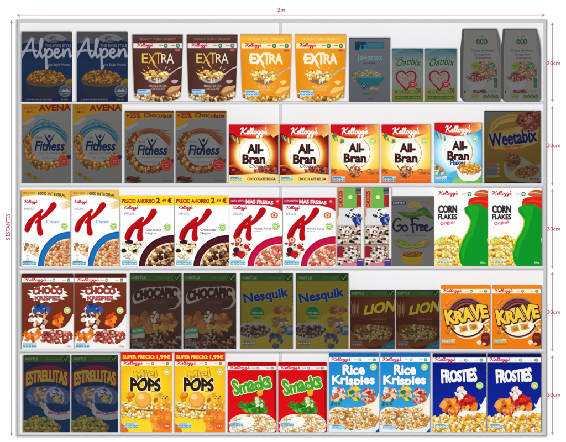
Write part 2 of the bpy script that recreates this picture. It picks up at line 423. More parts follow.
def d_greybox(a):
    a.part('carton'); a.rect(0, 0, 100, a.H, lambda x, y: mix((104, 110, 119), (94, 98, 106), y / a.H), 2, 6)
    a.rect(0, 0, 100, 1.4, (70, 74, 80))
    a.part('header_band'); a.rect(15, 9, 86, 26, (44, 104, 124)); a.rect(15, 9, 41, 29, (14, 50, 86)); a.poly([(25, 29), (27, 18), (41, 16), (41, 29)], (40, 130, 160)); a.ell(33, 22, 4, 4, (16, 44, 76))
    fineprint(a, 45, 14, 34, 2, (70, 130, 148), 5, 2.4)
    a.part('title_lettering'); a.text('Javenax', 20, 40, 62, 17, (132, 160, 178), -.006, .02, (70, 106, 128)); a.stroke([(20, 42), (24, 38), (30, 37)], 1.5, (70, 90, 104)); a.text('COPOS DE AVENA', 35, 59, 28, 3.8, (36, 42, 56), .02)
    a.part('bowl_picture')
    a.flakes(36, lambda x, y: (x - 19) ** 2 / 11 ** 2 + (y - 92) ** 2 / 18 ** 2 < 1, 3, [(132, 118, 88), (146, 132, 100), (116, 104, 78)], .9, (6, 72, 32, 112))
    a.blob([(28, 96), (34, 82), (50, 76), (66, 80), (78, 96)], (126, 112, 88)); a.flakes(90, lambda x, y: (x - 52) ** 2 / 25 ** 2 + (y - 95) ** 2 / 17 ** 2 < 1 and y < 97, 3, [(146, 134, 104), (126, 110, 82), (158, 148, 120)], .8, (24, 74, 80, 98))
    a.blob([(16, 95), (20, 106), (30, 117), (50, 121), (68, 117), (80, 106), (85, 95), (50, 98)], (30, 98, 108)); a.ell(50, 96, 33, 2.6, (58, 122, 130))
    a.flakes(22, lambda x, y: (x - 63) ** 2 / 12 ** 2 + (y - 122) ** 2 / 4 ** 2 < 1, 2.4, [(150, 138, 104), (128, 112, 80)], .9, (48, 116, 78, 128))
    badge(a, 37, 117, 7.5, (14, 44, 84), (120, 140, 160))
    a.part('fine_print'); a.text('Integral y Bio', 32, 134, 38, 5, (58, 62, 72), 0); a.text('500 g', 46, 147, 11, 4, (58, 62, 72), .02)

def d_heart(a):
    H = a.H
    def bgc(x, y):
        c = mix((60, 106, 124), (128, 132, 128), (y - 4) / 36)
        if y > 105: c = mix(c, (124, 120, 60), (y - 105) / 45)
        return c
    a.part('carton'); a.rect(0, 0, 100, H, bgc, 4, 16)
    a.poly([(0, 8), (0, 26), (22, 10), (40, 0), (26, 0)], (84, 128, 146)); a.poly([(60, 0), (100, 16), (100, 4), (90, 0)], (46, 92, 112)); a.rect(0, 0, 100, 1.5, (40, 58, 62))
    a.part('title_lettering')
    a.text('Super', 12, 27, 28, 9, (30, 62, 40), .02, rot=-14)
    a.text('Oatibix', 12, 34, 78, 25, (24, 74, 46), .02, .045, (132, 146, 138), shear=6, warp=lambda u, v: (u, v + .18 * math.sin(u * 3.14) + .12 * u)); a.text('COPOS DE AVENA', 28, 62, 48, 3.6, (40, 70, 50), .02, rot=-3)
    a.part('heart_picture')
    hp = []
    for i in range(40):
        t = 6.2832 * i / 40; hp.append((46 + 1.95 * 16 * math.sin(t) ** 3, 98 - 2.25 * (13 * math.cos(t) - 5 * math.cos(2 * t) - 2 * math.cos(3 * t) - math.cos(4 * t))))
    a.poly(hp, (138, 120, 116))
    for k in range(2): a.stroke(hp[1 + k * 20:20 + k * 20], [1.5] + [5.2] * 17 + [2], (122, 14, 26), False)
    a.flakes(70, lambda x, y: abs(x - 46) < 20 and 80 < y < 112, 2.2, [(150, 130, 122), (128, 108, 104), (158, 142, 132)], .9)
    badge(a, 67, 114, 13, (136, 22, 34), (196, 120, 120))
    a.part('slogan_lettering')
    for y, c in ((133, (44, 84, 30)), (151, (52, 88, 30))):
        a.rect(10, y, 92, y + 10, c); a.text('100% INTEGRAL' if y < 140 else 'SIN AZUCARES', 13, y + 2.5, 76, 5, (150, 160, 90), .02)
    a.flakes(8, lambda x, y: True, 2.4, [(96, 60, 30), (70, 44, 24)], .8, (78, 126, 92, 132))

def d_eco(a):
    H = a.H
    a.clip = [(5, 0), (89, 0), (97, 26), (100, 52), (100, H - 6), (95, H - 1), (70, H), (14, H), (6, H - 4), (0, H - 12), (0, 50)]
    a.part('bag_body')
    def c(x, y):
        k = (112, 110, 108)
        edge = 7 + 4 * (1 - min(1, y / 60))
        if x < edge: k = (82, 82, 82)
        return k
    a.rect(0, 0, 100, H, (120, 118, 116), 6, 12)
    a.poly([(0, 50), (5, 0), (11, 0), (8, 60), (8, H - 10), (14, H), (6, H - 4), (0, H - 12)], (78, 78, 79))  # left gusset: its shade is painted on as a darker grey
    a.stroke([(11, 0), (8.5, 60), (8.5, H - 12), (14, H - 1)], .9, (140, 138, 134))  # pale line paints the light along the gusset fold
    a.rect(3, 0, 92, 2.2, (84, 84, 84)); a.poly([(86, 3), (90, 3), (98, 34), (99, 70), (95, 60)], (98, 97, 96)); a.stroke([(86, 3), (93, 34), (96, 70)], .7, (134, 132, 128))  # right fold: shading and pale crease painted in grey tones
    a.part('logo_lettering'); a.text('eco', 39, 24, 28, 13, (28, 66, 36), .03); a.stroke([(50, 22), (54, 18), (60, 19)], [1, 2.6, .6], (44, 92, 36)); fineprint(a, 42, 38, 22, 2, (110, 112, 70), 3, 1.2)
    a.part('title_lettering'); a.text('Copos de Avena', 26, 50, 57, 7.5, (24, 52, 34), .03); a.text('integrales', 34, 61, 42, 5.5, (34, 58, 42), .02); a.text('ecologicos', 38, 69, 38, 5.5, (34, 58, 42), .02)
    a.part('bowl_picture')
    a.ell(61, 104, 30, 26, (122, 98, 78)); a.flakes(170, lambda x, y: (x - 61) ** 2 / 29 ** 2 + (y - 104) ** 2 / 25 ** 2 < 1, 3, [(132, 106, 84), (112, 88, 68), (146, 124, 102), (100, 78, 60)], .9, (30, 78, 92, 132))
    bowlshape(a, 40, 126, 25, 8, 26, (124, 122, 124), (136, 134, 136), (126, 112, 104))
    a.flakes(60, lambda x, y: (x - 40) ** 2 / 25 ** 2 + (y - 118) ** 2 / 9 ** 2 < 1, 3.4, [(120, 34, 34), (134, 112, 92), (108, 86, 68), (96, 26, 30)], .9, (14, 106, 66, 130))
    a.flakes(20, lambda x, y: True, 3, [(96, 30, 30), (60, 40, 30), (112, 80, 60)], .8, (30, 150, 62, 157))
    badge(a, 37, 92, 10, (96, 116, 30), (140, 150, 70), inner=False); a.text('BIO', 31, 89, 12, 5, (50, 76, 20), .03)
    badge(a, 77, 91, 7.5, (24, 70, 52), (120, 140, 120)); a.part('seal_marks'); a.rect(83, 122, 91, 133, (26, 78, 54)); a.rect(83, 135, 91, 145, (34, 88, 54))
    a.rect(26, 162, 42, 171, (110, 116, 40)); a.text('BIO', 29, 164, 10, 5, (70, 84, 20), .03)
    for k in range(4): a.ell(60 + 9.5 * k, 167, 4.4, 4.4, (46, 82, 28)); a.ell(60 + 9.5 * k, 167, 2.2, 2.2, (86, 116, 52))
    a.text('1', 9.5, 152, 3, 6, (30, 30, 30), .03)
    fineprint(a, 66, 152, 24, 2, (80, 80, 80), 3, 1.1)

def fitness(a, choc):
    H = a.H; y0 = 0
    a.part('carton'); a.rect(0, 0, 100, H, lambda x, y: mix((116, 115, 114), (102, 101, 100), y / H), 2, 6)
    a.part('top_banner')
    if choc:
        a.poly([(0, 0), (100, 0), (100, 13), (60, 14.5), (26, 17), (8, 31), (0, 33)], (168, 112, 18)); a.rect(0, 0, 100, 3.5, (104, 56, 30))
        a.text('+25%', 2, 4, 30, 11, (128, 26, 14), .05); a.text('Chocolate', 38, 3.5, 58, 10, (96, 34, 20), .05, warp=lambda u, v: (u, v * .9 + .08 * math.sin(u * 6)))
        a.poly([(0, 33), (8, 31), (24, 24), (26, 28), (10, 38), (2, 40)], (134, 132, 128))
        cy, R_ = 80, 41
    else:
        a.poly([(0, 0), (100, 0), (100, 11), (60, 16), (28, 22), (10, 34), (0, 40)], (170, 116, 16)); a.text('NUEVA', 4, 5, 24, 5, (128, 40, 20), .03); a.text('MAS', 8, 13, 16, 6, (130, 34, 18), .03)
        a.text('AVENA', 33, 1, 66, 14, (112, 18, 14), .05, warp=lambda u, v: (u, v * .92 + .12 * u))
        a.poly([(0, 40), (10, 34), (24, 27), (27, 30), (12, 42), (2, 44)], (136, 134, 130))
        cy, R_ = 86, 42
    cx = 50
    a.part('flake_ring_picture')
    if choc:
        for k in range(7): a.stroke([(18 + k * 4, cy - 32 - k * 1.2 + k), (44 + k * 2, cy - 42 + k * 2.2), (70 + k, cy - 38 + k * 2.4), (96 - k * .6, cy - 20 + k * 2)], [2.2, 4.6, 4.2, .7], [(104, 52, 30), (124, 72, 46), (90, 44, 26)][k % 3])
        for k in range(3): a.stroke([(60, cy - 42 + k * 3), (80, cy - 40 + k * 4), (96, cy - 38 + k * 7)], [2.4, 2, .5], (112, 62, 40))
    else:
        for k in range(9): a.stroke([(12 + k, cy - 8 - k), (18 + k * 2, cy - 32 + k * .6), (44 + k * 2, cy - 46 + k * 2), (72 + k, cy - 40 + k * 2.6), (95 - k * .6, cy - 18 + k * 1.6)], [1.5, 4.4, 4.4, 4, .6], [(30, 76, 98), (48, 98, 118), (86, 116, 126), (24, 64, 88)][k % 4])
        for k in range(4): a.stroke([(24 + k * 8, cy - 44 + k), (40 + k * 8, cy - 54 + k * 2), (52 + k * 9, cy - 52 + k * 3)], [2, 1.8, .4], (52, 96, 112))
    def ringf(x, y):
        d = math.hypot((x - cx), (y - cy)); an = math.degrees(math.atan2(y - cy, x - cx)) % 360
        lim = 235 if choc else 215
        return 31.5 < d < 46 and 25 < an < lim
    pal = [(150, 100, 44), (124, 76, 32), (172, 128, 68), (104, 60, 26)] if not choc else [(132, 80, 44), (108, 60, 32), (156, 110, 62), (84, 44, 24)]
    a.flakes(250, ringf, 4.4, pal, 1.0)
    a.ell(cx + 1, cy - 1, 33, 33, (122, 122, 122)); 
    a.part('figure_mark')
    navy = (10, 28, 58)
    a.stroke([(45, cy - 24), (50, cy - 15), (54, cy - 6), (53, cy + 1)], [1.4, 3.4, 5, 2.4], navy); a.stroke([(65, cy - 24), (60, cy - 15), (55, cy - 8)], [1.2, 3, 4], navy); a.ell(55, cy - 20, 2.9, 3.4, navy)
    a.part('title_lettering'); a.text('Fitness', 25, cy - 11, 60, 21, navy, .035, shear=3, warp=lambda u, v: (u, v)); a.text('NESTLE', 26, cy - 19, 15, 3.8, (60, 62, 68), .03)
    a.text('CEREALES INTEGRALES', 32, cy + 13.5, 46, 2.8, (60, 60, 66), .02); a.text('CHOCOLATE' if choc else 'ORIGINAL', 38, cy + 22, 34, 4.5, (88, 80, 78), .0)
    a.part('ingredient_picture')
    if choc:
        a.blob([(2, H - 6), (6, H - 13), (14, H - 14), (22, H - 12), (33, H - 7), (30, H - 2), (14, H - 1)], (56, 28, 20)); a.flakes(16, lambda x, y: True, 3, [(74, 38, 28), (46, 22, 16), (96, 60, 48)], .8, (4, H - 12, 32, H - 3))
    else:
        for k in range(5): a.ell(12 + k * 5.5, H - 18 + k * 3, 8, 3.4, [(120, 92, 40), (98, 72, 30)][k % 2], rot=30)
    badge(a, 85, cy + 31, 11 if not choc else 12, (150, 34, 30), (180, 84, 78)); 
    if not choc: a.ell(95, cy + 22, 5, 4, (50, 30, 60))
    else: a.ell(97, cy + 22, 4, 4, (130, 24, 34)); a.rect(76, H - 6, 95, H - 4, (74, 74, 74))

def allbran(a, kind):
    H = a.H
    a.part('carton')
    if kind == 'choco':
        a.rect(0, 0, 100, H, (84, 8, 8))
        a.radial(50, 60, 72, 68, [(0, (255, 255, 250)), (.42, (255, 255, 252)), (.50, (255, 226, 130)), (.60, (220, 80, 16)), (.74, (116, 14, 10)), (1, (62, 8, 8))], 48, 14)
        a.poly([(76, 14), (100, 4), (100, 20), (90, 26)], (250, 196, 100))
    elif kind == 'plain':
        a.rect(0, 0, 100, H, lambda x, y: mix((255, 206, 60), (240, 110, 26), max(0, (y - 78) / 40)), 6, 14)
        a.radial(51, 58, 55, 56, [(0, (255, 255, 250)), (.55, (255, 254, 240)), (.78, (255, 226, 110)), (1, (255, 208, 66))], 48, 10)
        a.poly([(0, 96), (20, 92), (50, 97), (100, 90), (100, H), (0, H)], lambda x, y: mix((250, 140, 50), (236, 92, 22), (y - 92) / 28))
    else:
        a.rect(0, 0, 100, H, lambda x, y: mix((30, 160, 220), (60, 190, 236), y / H), 4, 10)
        a.radial(48, 62, 62, 60, [(0, (255, 255, 255)), (.5, (250, 254, 255)), (.72, (170, 226, 246)), (1, (42, 172, 228))], 48, 12)
    a.part('header_band')
    def hc(x, y): return mix((214, 8, 26), (252, 196, 96), max(0, (x - 68) / 30))
    a.poly([(0, 0)] + [(x, 0) for x in range(10, 100, 6)] + [(100, 0)] + [(x, 13 + 15.5 * math.sin(math.pi * min(1, (x + 4) / 104.0)) ** .8) for x in range(100, -1, -5)], hc)
    a.part('brand_lettering'); brand(a, 22, 6.5, 54, 19, (255, 250, 244), 2.2)
    a.part('wheat_picture')
    for k in range(5): a.stroke([(2 + k * 5, 20 + k * 2), (6 + k * 4, 26 + k * 3), (10 + k * 3, 34 + k)], [.8, 2.6, .6], [(60, 110, 60), (220, 190, 130), (120, 150, 90), (240, 220, 180), (70, 120, 70)][k])
    a.part('title_ring'); 
    if kind != 'flakes': a.ring(52, 58 if kind == 'plain' else 60, 30, 32, .9, (170, 140, 110) if kind == 'choco' else (120, 80, 60), -60, 70)
    else: a.ring(48, 62, 34, 34, 2.4, (222, 176, 90), -50, 40)
    a.ring(52, 60, 31, 33, .5, (210, 180, 130), 70, 290)
    a.part('title_lettering'); br = (66, 24, 22)
    oy = 41 if kind == 'plain' else 42
    a.text('All-', 37, oy - 3, 33, 20, br, .06); a.text('Bran', 27, oy + 18, 47, 20, br, .06)
    if kind == 'choco': a.text('Choco', 40, 80, 26, 8, (90, 44, 26), .02, shear=3)
    elif kind == 'plain': a.text('TRIGO', 46, 80, 12, 3, (230, 80, 50), .02); 
    else: a.text('Flakes', 33, 79, 34, 11, (24, 76, 130), .05)
    if kind == 'choco':
        a.part('ingredient_picture')
        a.flakes(46, lambda x, y: (x - 76) ** 2 / 24 ** 2 + (y - 94) ** 2 / 10 ** 2 < 1, 4.2, [(150, 60, 50), (180, 92, 72), (110, 34, 30), (206, 130, 104)], .8, (50, 82, 100, 104))
        a.part('cherry_picture'); a.ell(12, 94, 11, 6.5, (110, 16, 24)); a.ell(9, 92, 4, 2.6, (200, 70, 70)); a.ell(20, 98, 8, 5, (140, 40, 36)); a.stroke([(0, 84), (10, 83), (22, 86)], [3, 3, 1], (214, 120, 50))
        a.part('bottom_band'); a.poly([(0, 102), (34, 101), (60, 99), (100, 101), (100, H), (0, H)], lambda x, y: mix((255, 232, 100), (250, 216, 150), x / 100))
        a.text('CHOCOLATE BELGA', 37, 107.5, 58, 5.5, (60, 40, 16), .05)
        nutri(a, 2, 106, 25, 8)
    elif kind == 'plain':
        a.part('ingredient_picture')
        a.flakes(44, lambda x, y: (x - 50) ** 2 / 14 ** 2 + (y - 96) ** 2 / 12 ** 2 < 1, 3.4, [(180, 100, 60), (204, 134, 84), (146, 72, 40), (226, 170, 120)], .9, (34, 82, 66, 108))
        a.flakes(24, lambda x, y: True, 3.4, [(204, 110, 50), (180, 84, 40), (230, 150, 80)], .5, (76, 92, 98, 101)); a.flakes(14, lambda x, y: True, 3.4, [(204, 110, 50), (180, 84, 40)], .5, (0, 92, 12, 101))
        a.stroke([(32, 84), (36, 90), (42, 96)], [2.4, 1.6, .8], (60, 70, 60)); fineprint(a, 36, 113, 58, 1, (250, 180, 120))
        nutri(a, 3, 107, 27, 10); badge(a, 87, 34, 6.5, (170, 206, 60)); a.part('small_mark'); a.ell(9, 22, 4.2, 4.2, (70, 140, 70)); a.ell(25, 34, 4, 4, (90, 150, 90))
    else:
        a.part('bowl_picture')
        a.blob([(30, H - 20), (44, 102), (60, 100), (64, H - 8), (50, H)], (90, 180, 214)); a.blob([(50, H), (58, H - 13), (80, H - 9), (100, H - 12), (100, H)], (110, 186, 70))
        a.blob([(36, H), (42, H - 9), (60, H - 8), (66, H)], (140, 204, 100))
        bowlshape(a, 74, 100, 27, 9, 24, (244, 244, 238), (255, 255, 252), (240, 220, 180))
        a.flakes(90, lambda x, y: (x - 74) ** 2 / 24 ** 2 + (y - 97) ** 2 / 12 ** 2 < 1, 4, [(236, 160, 50), (246, 190, 84), (214, 130, 36), (252, 214, 130)], .8, (48, 83, 100, 110))
        a.part('loose_flakes_picture'); a.flakes(20, lambda x, y: True, 4, [(206, 150, 80), (150, 110, 70), (240, 210, 150)], .8, (0, 90, 20, 108))
        nutri(a, 2, 113, 24, 9, (225, 240, 246)); badge(a, 87, 34, 6.5, (150, 206, 110))

def d_weet(a):
    H = a.H
    def bgc(x, y):
        c = mix((112, 86, 26), (84, 66, 20), y / H)
        if y < 30: c = mix((74, 96, 112), c, (y + x * .5) / 40)
        return c
    a.part('carton'); a.rect(0, 0, 100, H, bgc, 10, 14); a.rect(0, 0, 100, 1.4, (36, 46, 56)); a.rect(0, 0, 1.6, H, (50, 46, 34)); a.rect(0, H - 2, 100, H, (30, 28, 40))
    a.part('swoosh_picture')
    for k in range(5): a.stroke([(8 + k, 38), (20 + k * 2, 18 + k), (50, 8 + k * 2), (78, 12 + k)], [1, 5, 6, 1], [(128, 104, 44), (140, 116, 60), (116, 86, 20)][k % 3])
    a.blob([(10, 40), (40, 32), (92, 24), (96, 42), (90, 58), (50, 68), (14, 66), (6, 54)], (134, 110, 54))
    a.stroke([(8, 52), (14, 67), (44, 72), (70, 68), (88, 62)], [1.5, 3, 3.2, 2.4, .6], (138, 62, 10)); a.stroke([(10, 44), (30, 36), (60, 30)], [1, 2, 1], (144, 84, 16))
    a.flakes(80, lambda x, y: 9 < math.hypot(x - 80, (y - 16) * 1.1) < 21, 3.6, [(104, 40, 36), (84, 28, 28), (124, 66, 56)], 1, (58, 0, 100, 36)); a.ell(80, 16, 10, 9, (94, 30, 28)); a.flakes(12, lambda x, y: math.hypot(x - 80, y - 17) < 7, 3.2, [(120, 70, 60), (130, 90, 70)], 1, (70, 8, 92, 26))
    a.part('title_lettering'); a.text('Weetabix', 8, 35, 86, 25, (12, 16, 56), .035, .03, (120, 118, 110), rot=-7); a.text('trigo integral', 34, 60, 36, 6.5, (110, 44, 18), .02, rot=-5)
    a.part('bowl_picture')
    a.blob([(34, 96), (42, 82), (62, 80), (90, 96), (100, 94), (100, 124), (70, 127), (40, 118)], (102, 98, 78)); a.ell(48, 99, 9, 8, (80, 76, 66))
    a.ell(51, 88, 14, 12, (86, 50, 28)); a.ell(51, 91, 8, 6, (64, 36, 20)); a.flakes(60, lambda x, y: math.hypot(x - 51, y - 88) < 13, 2, [(100, 62, 36), (72, 40, 22), (116, 78, 48)], 1, (36, 74, 66, 102))
    a.ell(76, 108, 22, 10.5, (88, 50, 26), rot=-12); a.flakes(130, lambda x, y: ((x - 76) / 20) ** 2 + ((y - 108 + (x - 76) * .2) / 9.5) ** 2 < 1, 2, [(104, 64, 36), (74, 42, 22), (122, 82, 48)], 1, (54, 92, 100, 122))
    a.part('nutrition_panel')
    for k, c in enumerate([(112, 62, 50), (84, 74, 70), (50, 74, 88), (50, 74, 90), (112, 96, 40)]): a.rect(3, 92 + k * 5.6, 24, 96.4 + k * 5.6, c)
    for k in range(4): a.ell(25, 95 + k * 7, 2.4, 2, (130, 104, 44))
    a.part('weight_lettering'); a.text('430 g', 81, 119, 16, 5, (20, 20, 32), .03)

def specialk(a, kind):
    H = a.H
    a.part('carton'); a.rect(0, 0, 100, H, (255, 255, 255))
    a.part('top_banner')
    if kind == 'classic':
        a.poly([(0, 0), (100, 0), (100, 22), (84, 17), (66, 12), (40, 10), (18, 11), (0, 14)], lambda x, y: mix((252, 226, 120), (238, 178, 60), abs(x - 60) / 60)); a.text('NUEVO SABOR', 4, 4, 24, 4.2, (110, 70, 20), .03); a.text('100% INTEGRAL', 34, 4, 58, 6.5, (100, 60, 16), .05, warp=lambda u, v: (u, v - .75 * u * u))
        for k in range(7): a.stroke([(100, 22 + k * 2), (90, 24 + k * 2.4), (78 + k, 30 + k * 1.6)], [2.4, 2, .6], [(250, 226, 170), (240, 204, 130)][k % 2])
        top = 0
    elif kind == 'choc':
        a.rect(0, 0, 100, 17.5, (255, 226, 22)); a.text('PRECIO AHORRO', 2, 5.5, 62, 8, (186, 30, 20), .06); a.text('2', 66, 3, 8, 11, (186, 30, 20), .07); a.text(',49', 75, 5.5, 10, 7.5, (186, 30, 20), .05); a.text('\u20ac', 88, 3, 8, 11, (186, 30, 20), .06)
    else:
        a.poly([(0, 0), (100, 0), (100, 25), (90, 19), (70, 14), (40, 13.5), (0, 13)], lambda x, y: mix((176, 10, 66), (198, 22, 46), x / 100)); a.text('NUEVA RECETA', 3, 4, 26, 4, (250, 190, 210), .02); a.text('MAS FRESAS', 31, 3.5, 52, 7.5, (255, 232, 226), .06, warp=lambda u, v: (u, v - .3 * u * u))
        a.ell(92, 8, 5, 5.5, (206, 40, 40), rot=20); a.ell(91, 6.5, 2, 2.2, (250, 190, 150))
    dy = {'classic': 0, 'choc': -2, 'red': -5}[kind]; ky = dy if kind != 'classic' else 5
    sc = {'classic': 1.0, 'choc': .93, 'red': .93}[kind]
    def K(x, y): return (x * sc, (y - 20) * sc + 20 + ky)
    a.part('brand_lettering'); brand(a, 6, K(0, 20)[1] if kind != 'classic' else 20.5, 26, 9, (206, 10, 66), 1.25)
    a.text('SPECIAL', 6, K(0, 34)[1] if kind != 'classic' else 36, 20, 4.4, (130, 130, 136), .02)
    a.part('title_lettering')
    red = (194, 6, 20); dk = (150, 4, 16)
    if kind == 'classic': P1 = [(12, 81), (17, 68), (27, 56), (42, 42)]; P2 = [(66, 31), (56, 44), (46, 54), (30, 66)]; P3 = [(38, 48), (37, 62), (37, 78), (39, 88)]
    elif kind == 'choc': P1 = [(13, 78), (18, 66), (28, 54), (41, 42)]; P2 = [(62, 30), (54, 42), (44, 52), (30, 60)]; P3 = [(38, 48), (38, 60), (36, 72), (37, 80)]
    else: P1 = [(13, 74), (18, 62), (28, 48), (40, 36)]; P2 = [(63, 24), (55, 36), (45, 46), (30, 56)]; P3 = [(38, 42), (38, 54), (36, 68), (37, 76)]
    a.stroke(P1, [12, 12.5, 9.5, 7], red); a.stroke(P2, [13.5, 10.5, 8, 6], red); a.stroke(P3, [6, 8, 10.5, 12], red)
    a.stroke([(p[0] + 1.2, p[1] + 3) for p in P1[:3]], [3, 3, 1], dk); a.stroke([(P2[0][0] + 2, P2[0][1] + 4), (P2[1][0] + 3, P2[1][1] + 1)], [2.6, 1], dk)
    a.part('flavour_lettering')
    ty = P3[1][1] + 4
    if kind == 'classic': a.text('Classic', 51, ty - 5, 27, 7, (40, 140, 200), .01)
    elif kind == 'choc': a.text('Chocolate', 47, ty - 3, 29, 4.8, (70, 40, 40), .01); a.text('Negro', 47, ty + 3.5, 19, 5.2, (60, 20, 30), .03)
    else: a.text('Frutos Rojos', 46, ty - 2, 33, 5.5, (120, 50, 60), .01); fineprint(a, 46, ty + 5.5, 14, 1, (190, 150, 150))
    by = H - 28
    badge(a, 88, {'classic': 74, 'choc': 59, 'red': 54}[kind], 7.2, (148, 202, 50))
    a.part('bowl_picture')
    bc, bd = {'classic': ((16, 116, 192), (10, 84, 156)), 'choc': ((78, 22, 36), (52, 12, 24)), 'red': ((206, 10, 72), (164, 6, 52))}[kind]
    rx, ry = 64, {'classic': 72, 'choc': 60, 'red': 58}[kind]
    ccx, ccy = 98, H + 2
    a.ell(ccx, ccy, rx, ry, bc, n=60); a.ring(ccx, ccy, rx, ry, 2.2, bd, 180, 272); a.ring(ccx, ccy, rx - 11, ry - 13, 1.4, bd, 180, 272); a.ell(ccx, ccy, rx - 12, ry - 14, (246, 226, 196), n=60)
    pal = {'classic': [(222, 140, 86), (236, 170, 116), (198, 108, 60), (248, 206, 160)], 'choc': [(226, 180, 120), (240, 210, 160), (196, 140, 84), (92, 48, 36), (60, 26, 22)], 'red': [(232, 150, 110), (244, 196, 160), (214, 60, 60), (196, 110, 76), (248, 220, 196), (226, 90, 90)]}[kind]
    a.flakes(230, lambda x, y: (x - ccx) ** 2 / (rx - 16.5) ** 2 + (y - ccy) ** 2 / (ry - 18.5) ** 2 < 1, 4.6, pal, .95, (30, H - 60, 100, H))
    a.part('ingredient_picture')
    pi = {'classic': [(236, 196, 130), (248, 224, 176), (176, 100, 70), (244, 214, 160)], 'choc': [(250, 226, 180), (240, 206, 150), (50, 26, 26), (250, 236, 200)], 'red': [(250, 226, 180), (206, 30, 50), (100, 30, 60), (240, 206, 150)]}[kind]
    for k in range(5): a.stroke([(8 + 6 * k, H - 44 + 3 * k), (16 + 4 * k, H - 34 + 2 * k), (24 + 2 * k, H - 22 + k)], [1, 3.4, .8], mix(pi[0], (255, 255, 255), .25 * (k % 2)))
    a.flakes(26, lambda x, y: x < 40 - (y - H + 40) * .3, 3.6, pi, .9, (6, H - 44, 38, H - 14))
    if kind == 'choc': a.poly([(8, H - 46), (16, H - 50), (24, H - 47), (22, H - 41), (10, H - 42)], (48, 24, 28)); a.poly([(22, H - 30), (30, H - 32), (30, H - 26), (24, H - 24)], (48, 24, 28))
    if kind == 'red':
        for x, y in ((85, 33), (17, 80)): a.ell(x, y, 7, 6, (200, 90, 60)); a.ell(x, y, 4.8, 4, (252, 220, 190)); a.ell(x, y, 2.4, 2, (220, 90, 70))
        a.ell(13, H - 30, 6, 6, (70, 22, 40)); a.ell(22, H - 22, 8, 7, (200, 24, 40)); a.ell(12, H - 22, 5, 4, (120, 20, 40))
    nutri(a, 2, H - 11, 29, 9, (186, 230, 242))

def d_puppies(a):
    H = a.H
    a.part('carton'); a.rect(0, 0, 100, H, (226, 214, 206)); a.rect(92, 0, 100, H, (240, 238, 236))
    a.part('top_picture')
    a.rect(0, 0, 27, 125, (198, 150, 104)); a.rect(27, 0, 78, 125, (112, 184, 78)); a.rect(70, 0, 92, 26, (110, 100, 104)); a.rect(73, 27, 92, 72, (164, 40, 42)); a.rect(70, 6, 92, 14, (60, 62, 74))
    a.ell(50, 36, 8, 8, (244, 240, 150)); a.stroke([(30, 110), (44, 90), (60, 84)], [14, 10, 6], (232, 216, 150)); a.blob([(0, 126), (6, 106), (26, 112), (38, 126)], (250, 216, 140))
    a.part('side_lettering'); a.text('CHOCOS', -18, 35, 62, 17, (176, 30, 30), .06, rot=-90)
    # the known cartoon puppies on the real packs are replaced by plain black, blue and cream patches
    a.part('pattern_panel'); a.rect(8, 78, 92, 140, (226, 226, 230)); a.rect(0, 140, 92, 215, (196, 176, 160)); a.rect(0, 215, 92, H, (184, 150, 140))
    R = a.rnd
    a.dabs(66, 100, 22, 16, [(246, 246, 248), (226, 226, 230), (26, 26, 34)], 34, 9); a.dabs(76, 120, 15, 18, [(44, 74, 160), (30, 50, 120), (120, 140, 200)], 26, 9); a.dabs(40, 95, 9, 12, [(26, 26, 34), (240, 240, 240)], 12, 8)
    for (x0, y0, x1, y1) in ((0, 142, 90, 212), (0, 218, 90, H - 4)):
        for k in range(150):
            x, y = R.uniform(x0 + 4, x1 - 4), R.uniform(y0 + 4, y1 - 4); r = R.uniform(2.5, 6.5)
            c = R.choice([(246, 240, 232), (240, 232, 224), (234, 226, 220), (26, 24, 28), (60, 48, 46), (150, 96, 72), (206, 180, 158)])
            a.up(); a.face([(x + r * (1 + R.uniform(-.3, .3)) * math.cos(t * .785), y + r * .8 * (1 + R.uniform(-.3, .3)) * math.sin(t * .785)) for t in range(8)], c)
    a.ring(45, 214, 48, 3, 2, (60, 40, 40)) if False else None
    a.rect(0, 213.5, 92, 216, (90, 66, 62))
    a.part('bottom_marks'); a.rect(0, 222, 22, 262, (156, 28, 44)); a.rect(3, 266, 20, 282, (240, 234, 236)); a.rect(5, 272, 18, 276, (180, 40, 60)); a.rect(74, 266, 100, H, (84, 62, 130)); a.rect(5, 196, 18, 204, (240, 234, 236)); a.rect(78, 272, 96, 276, (200, 190, 230))
    a.rect(20, H - 12, 74, H, (214, 120, 150))

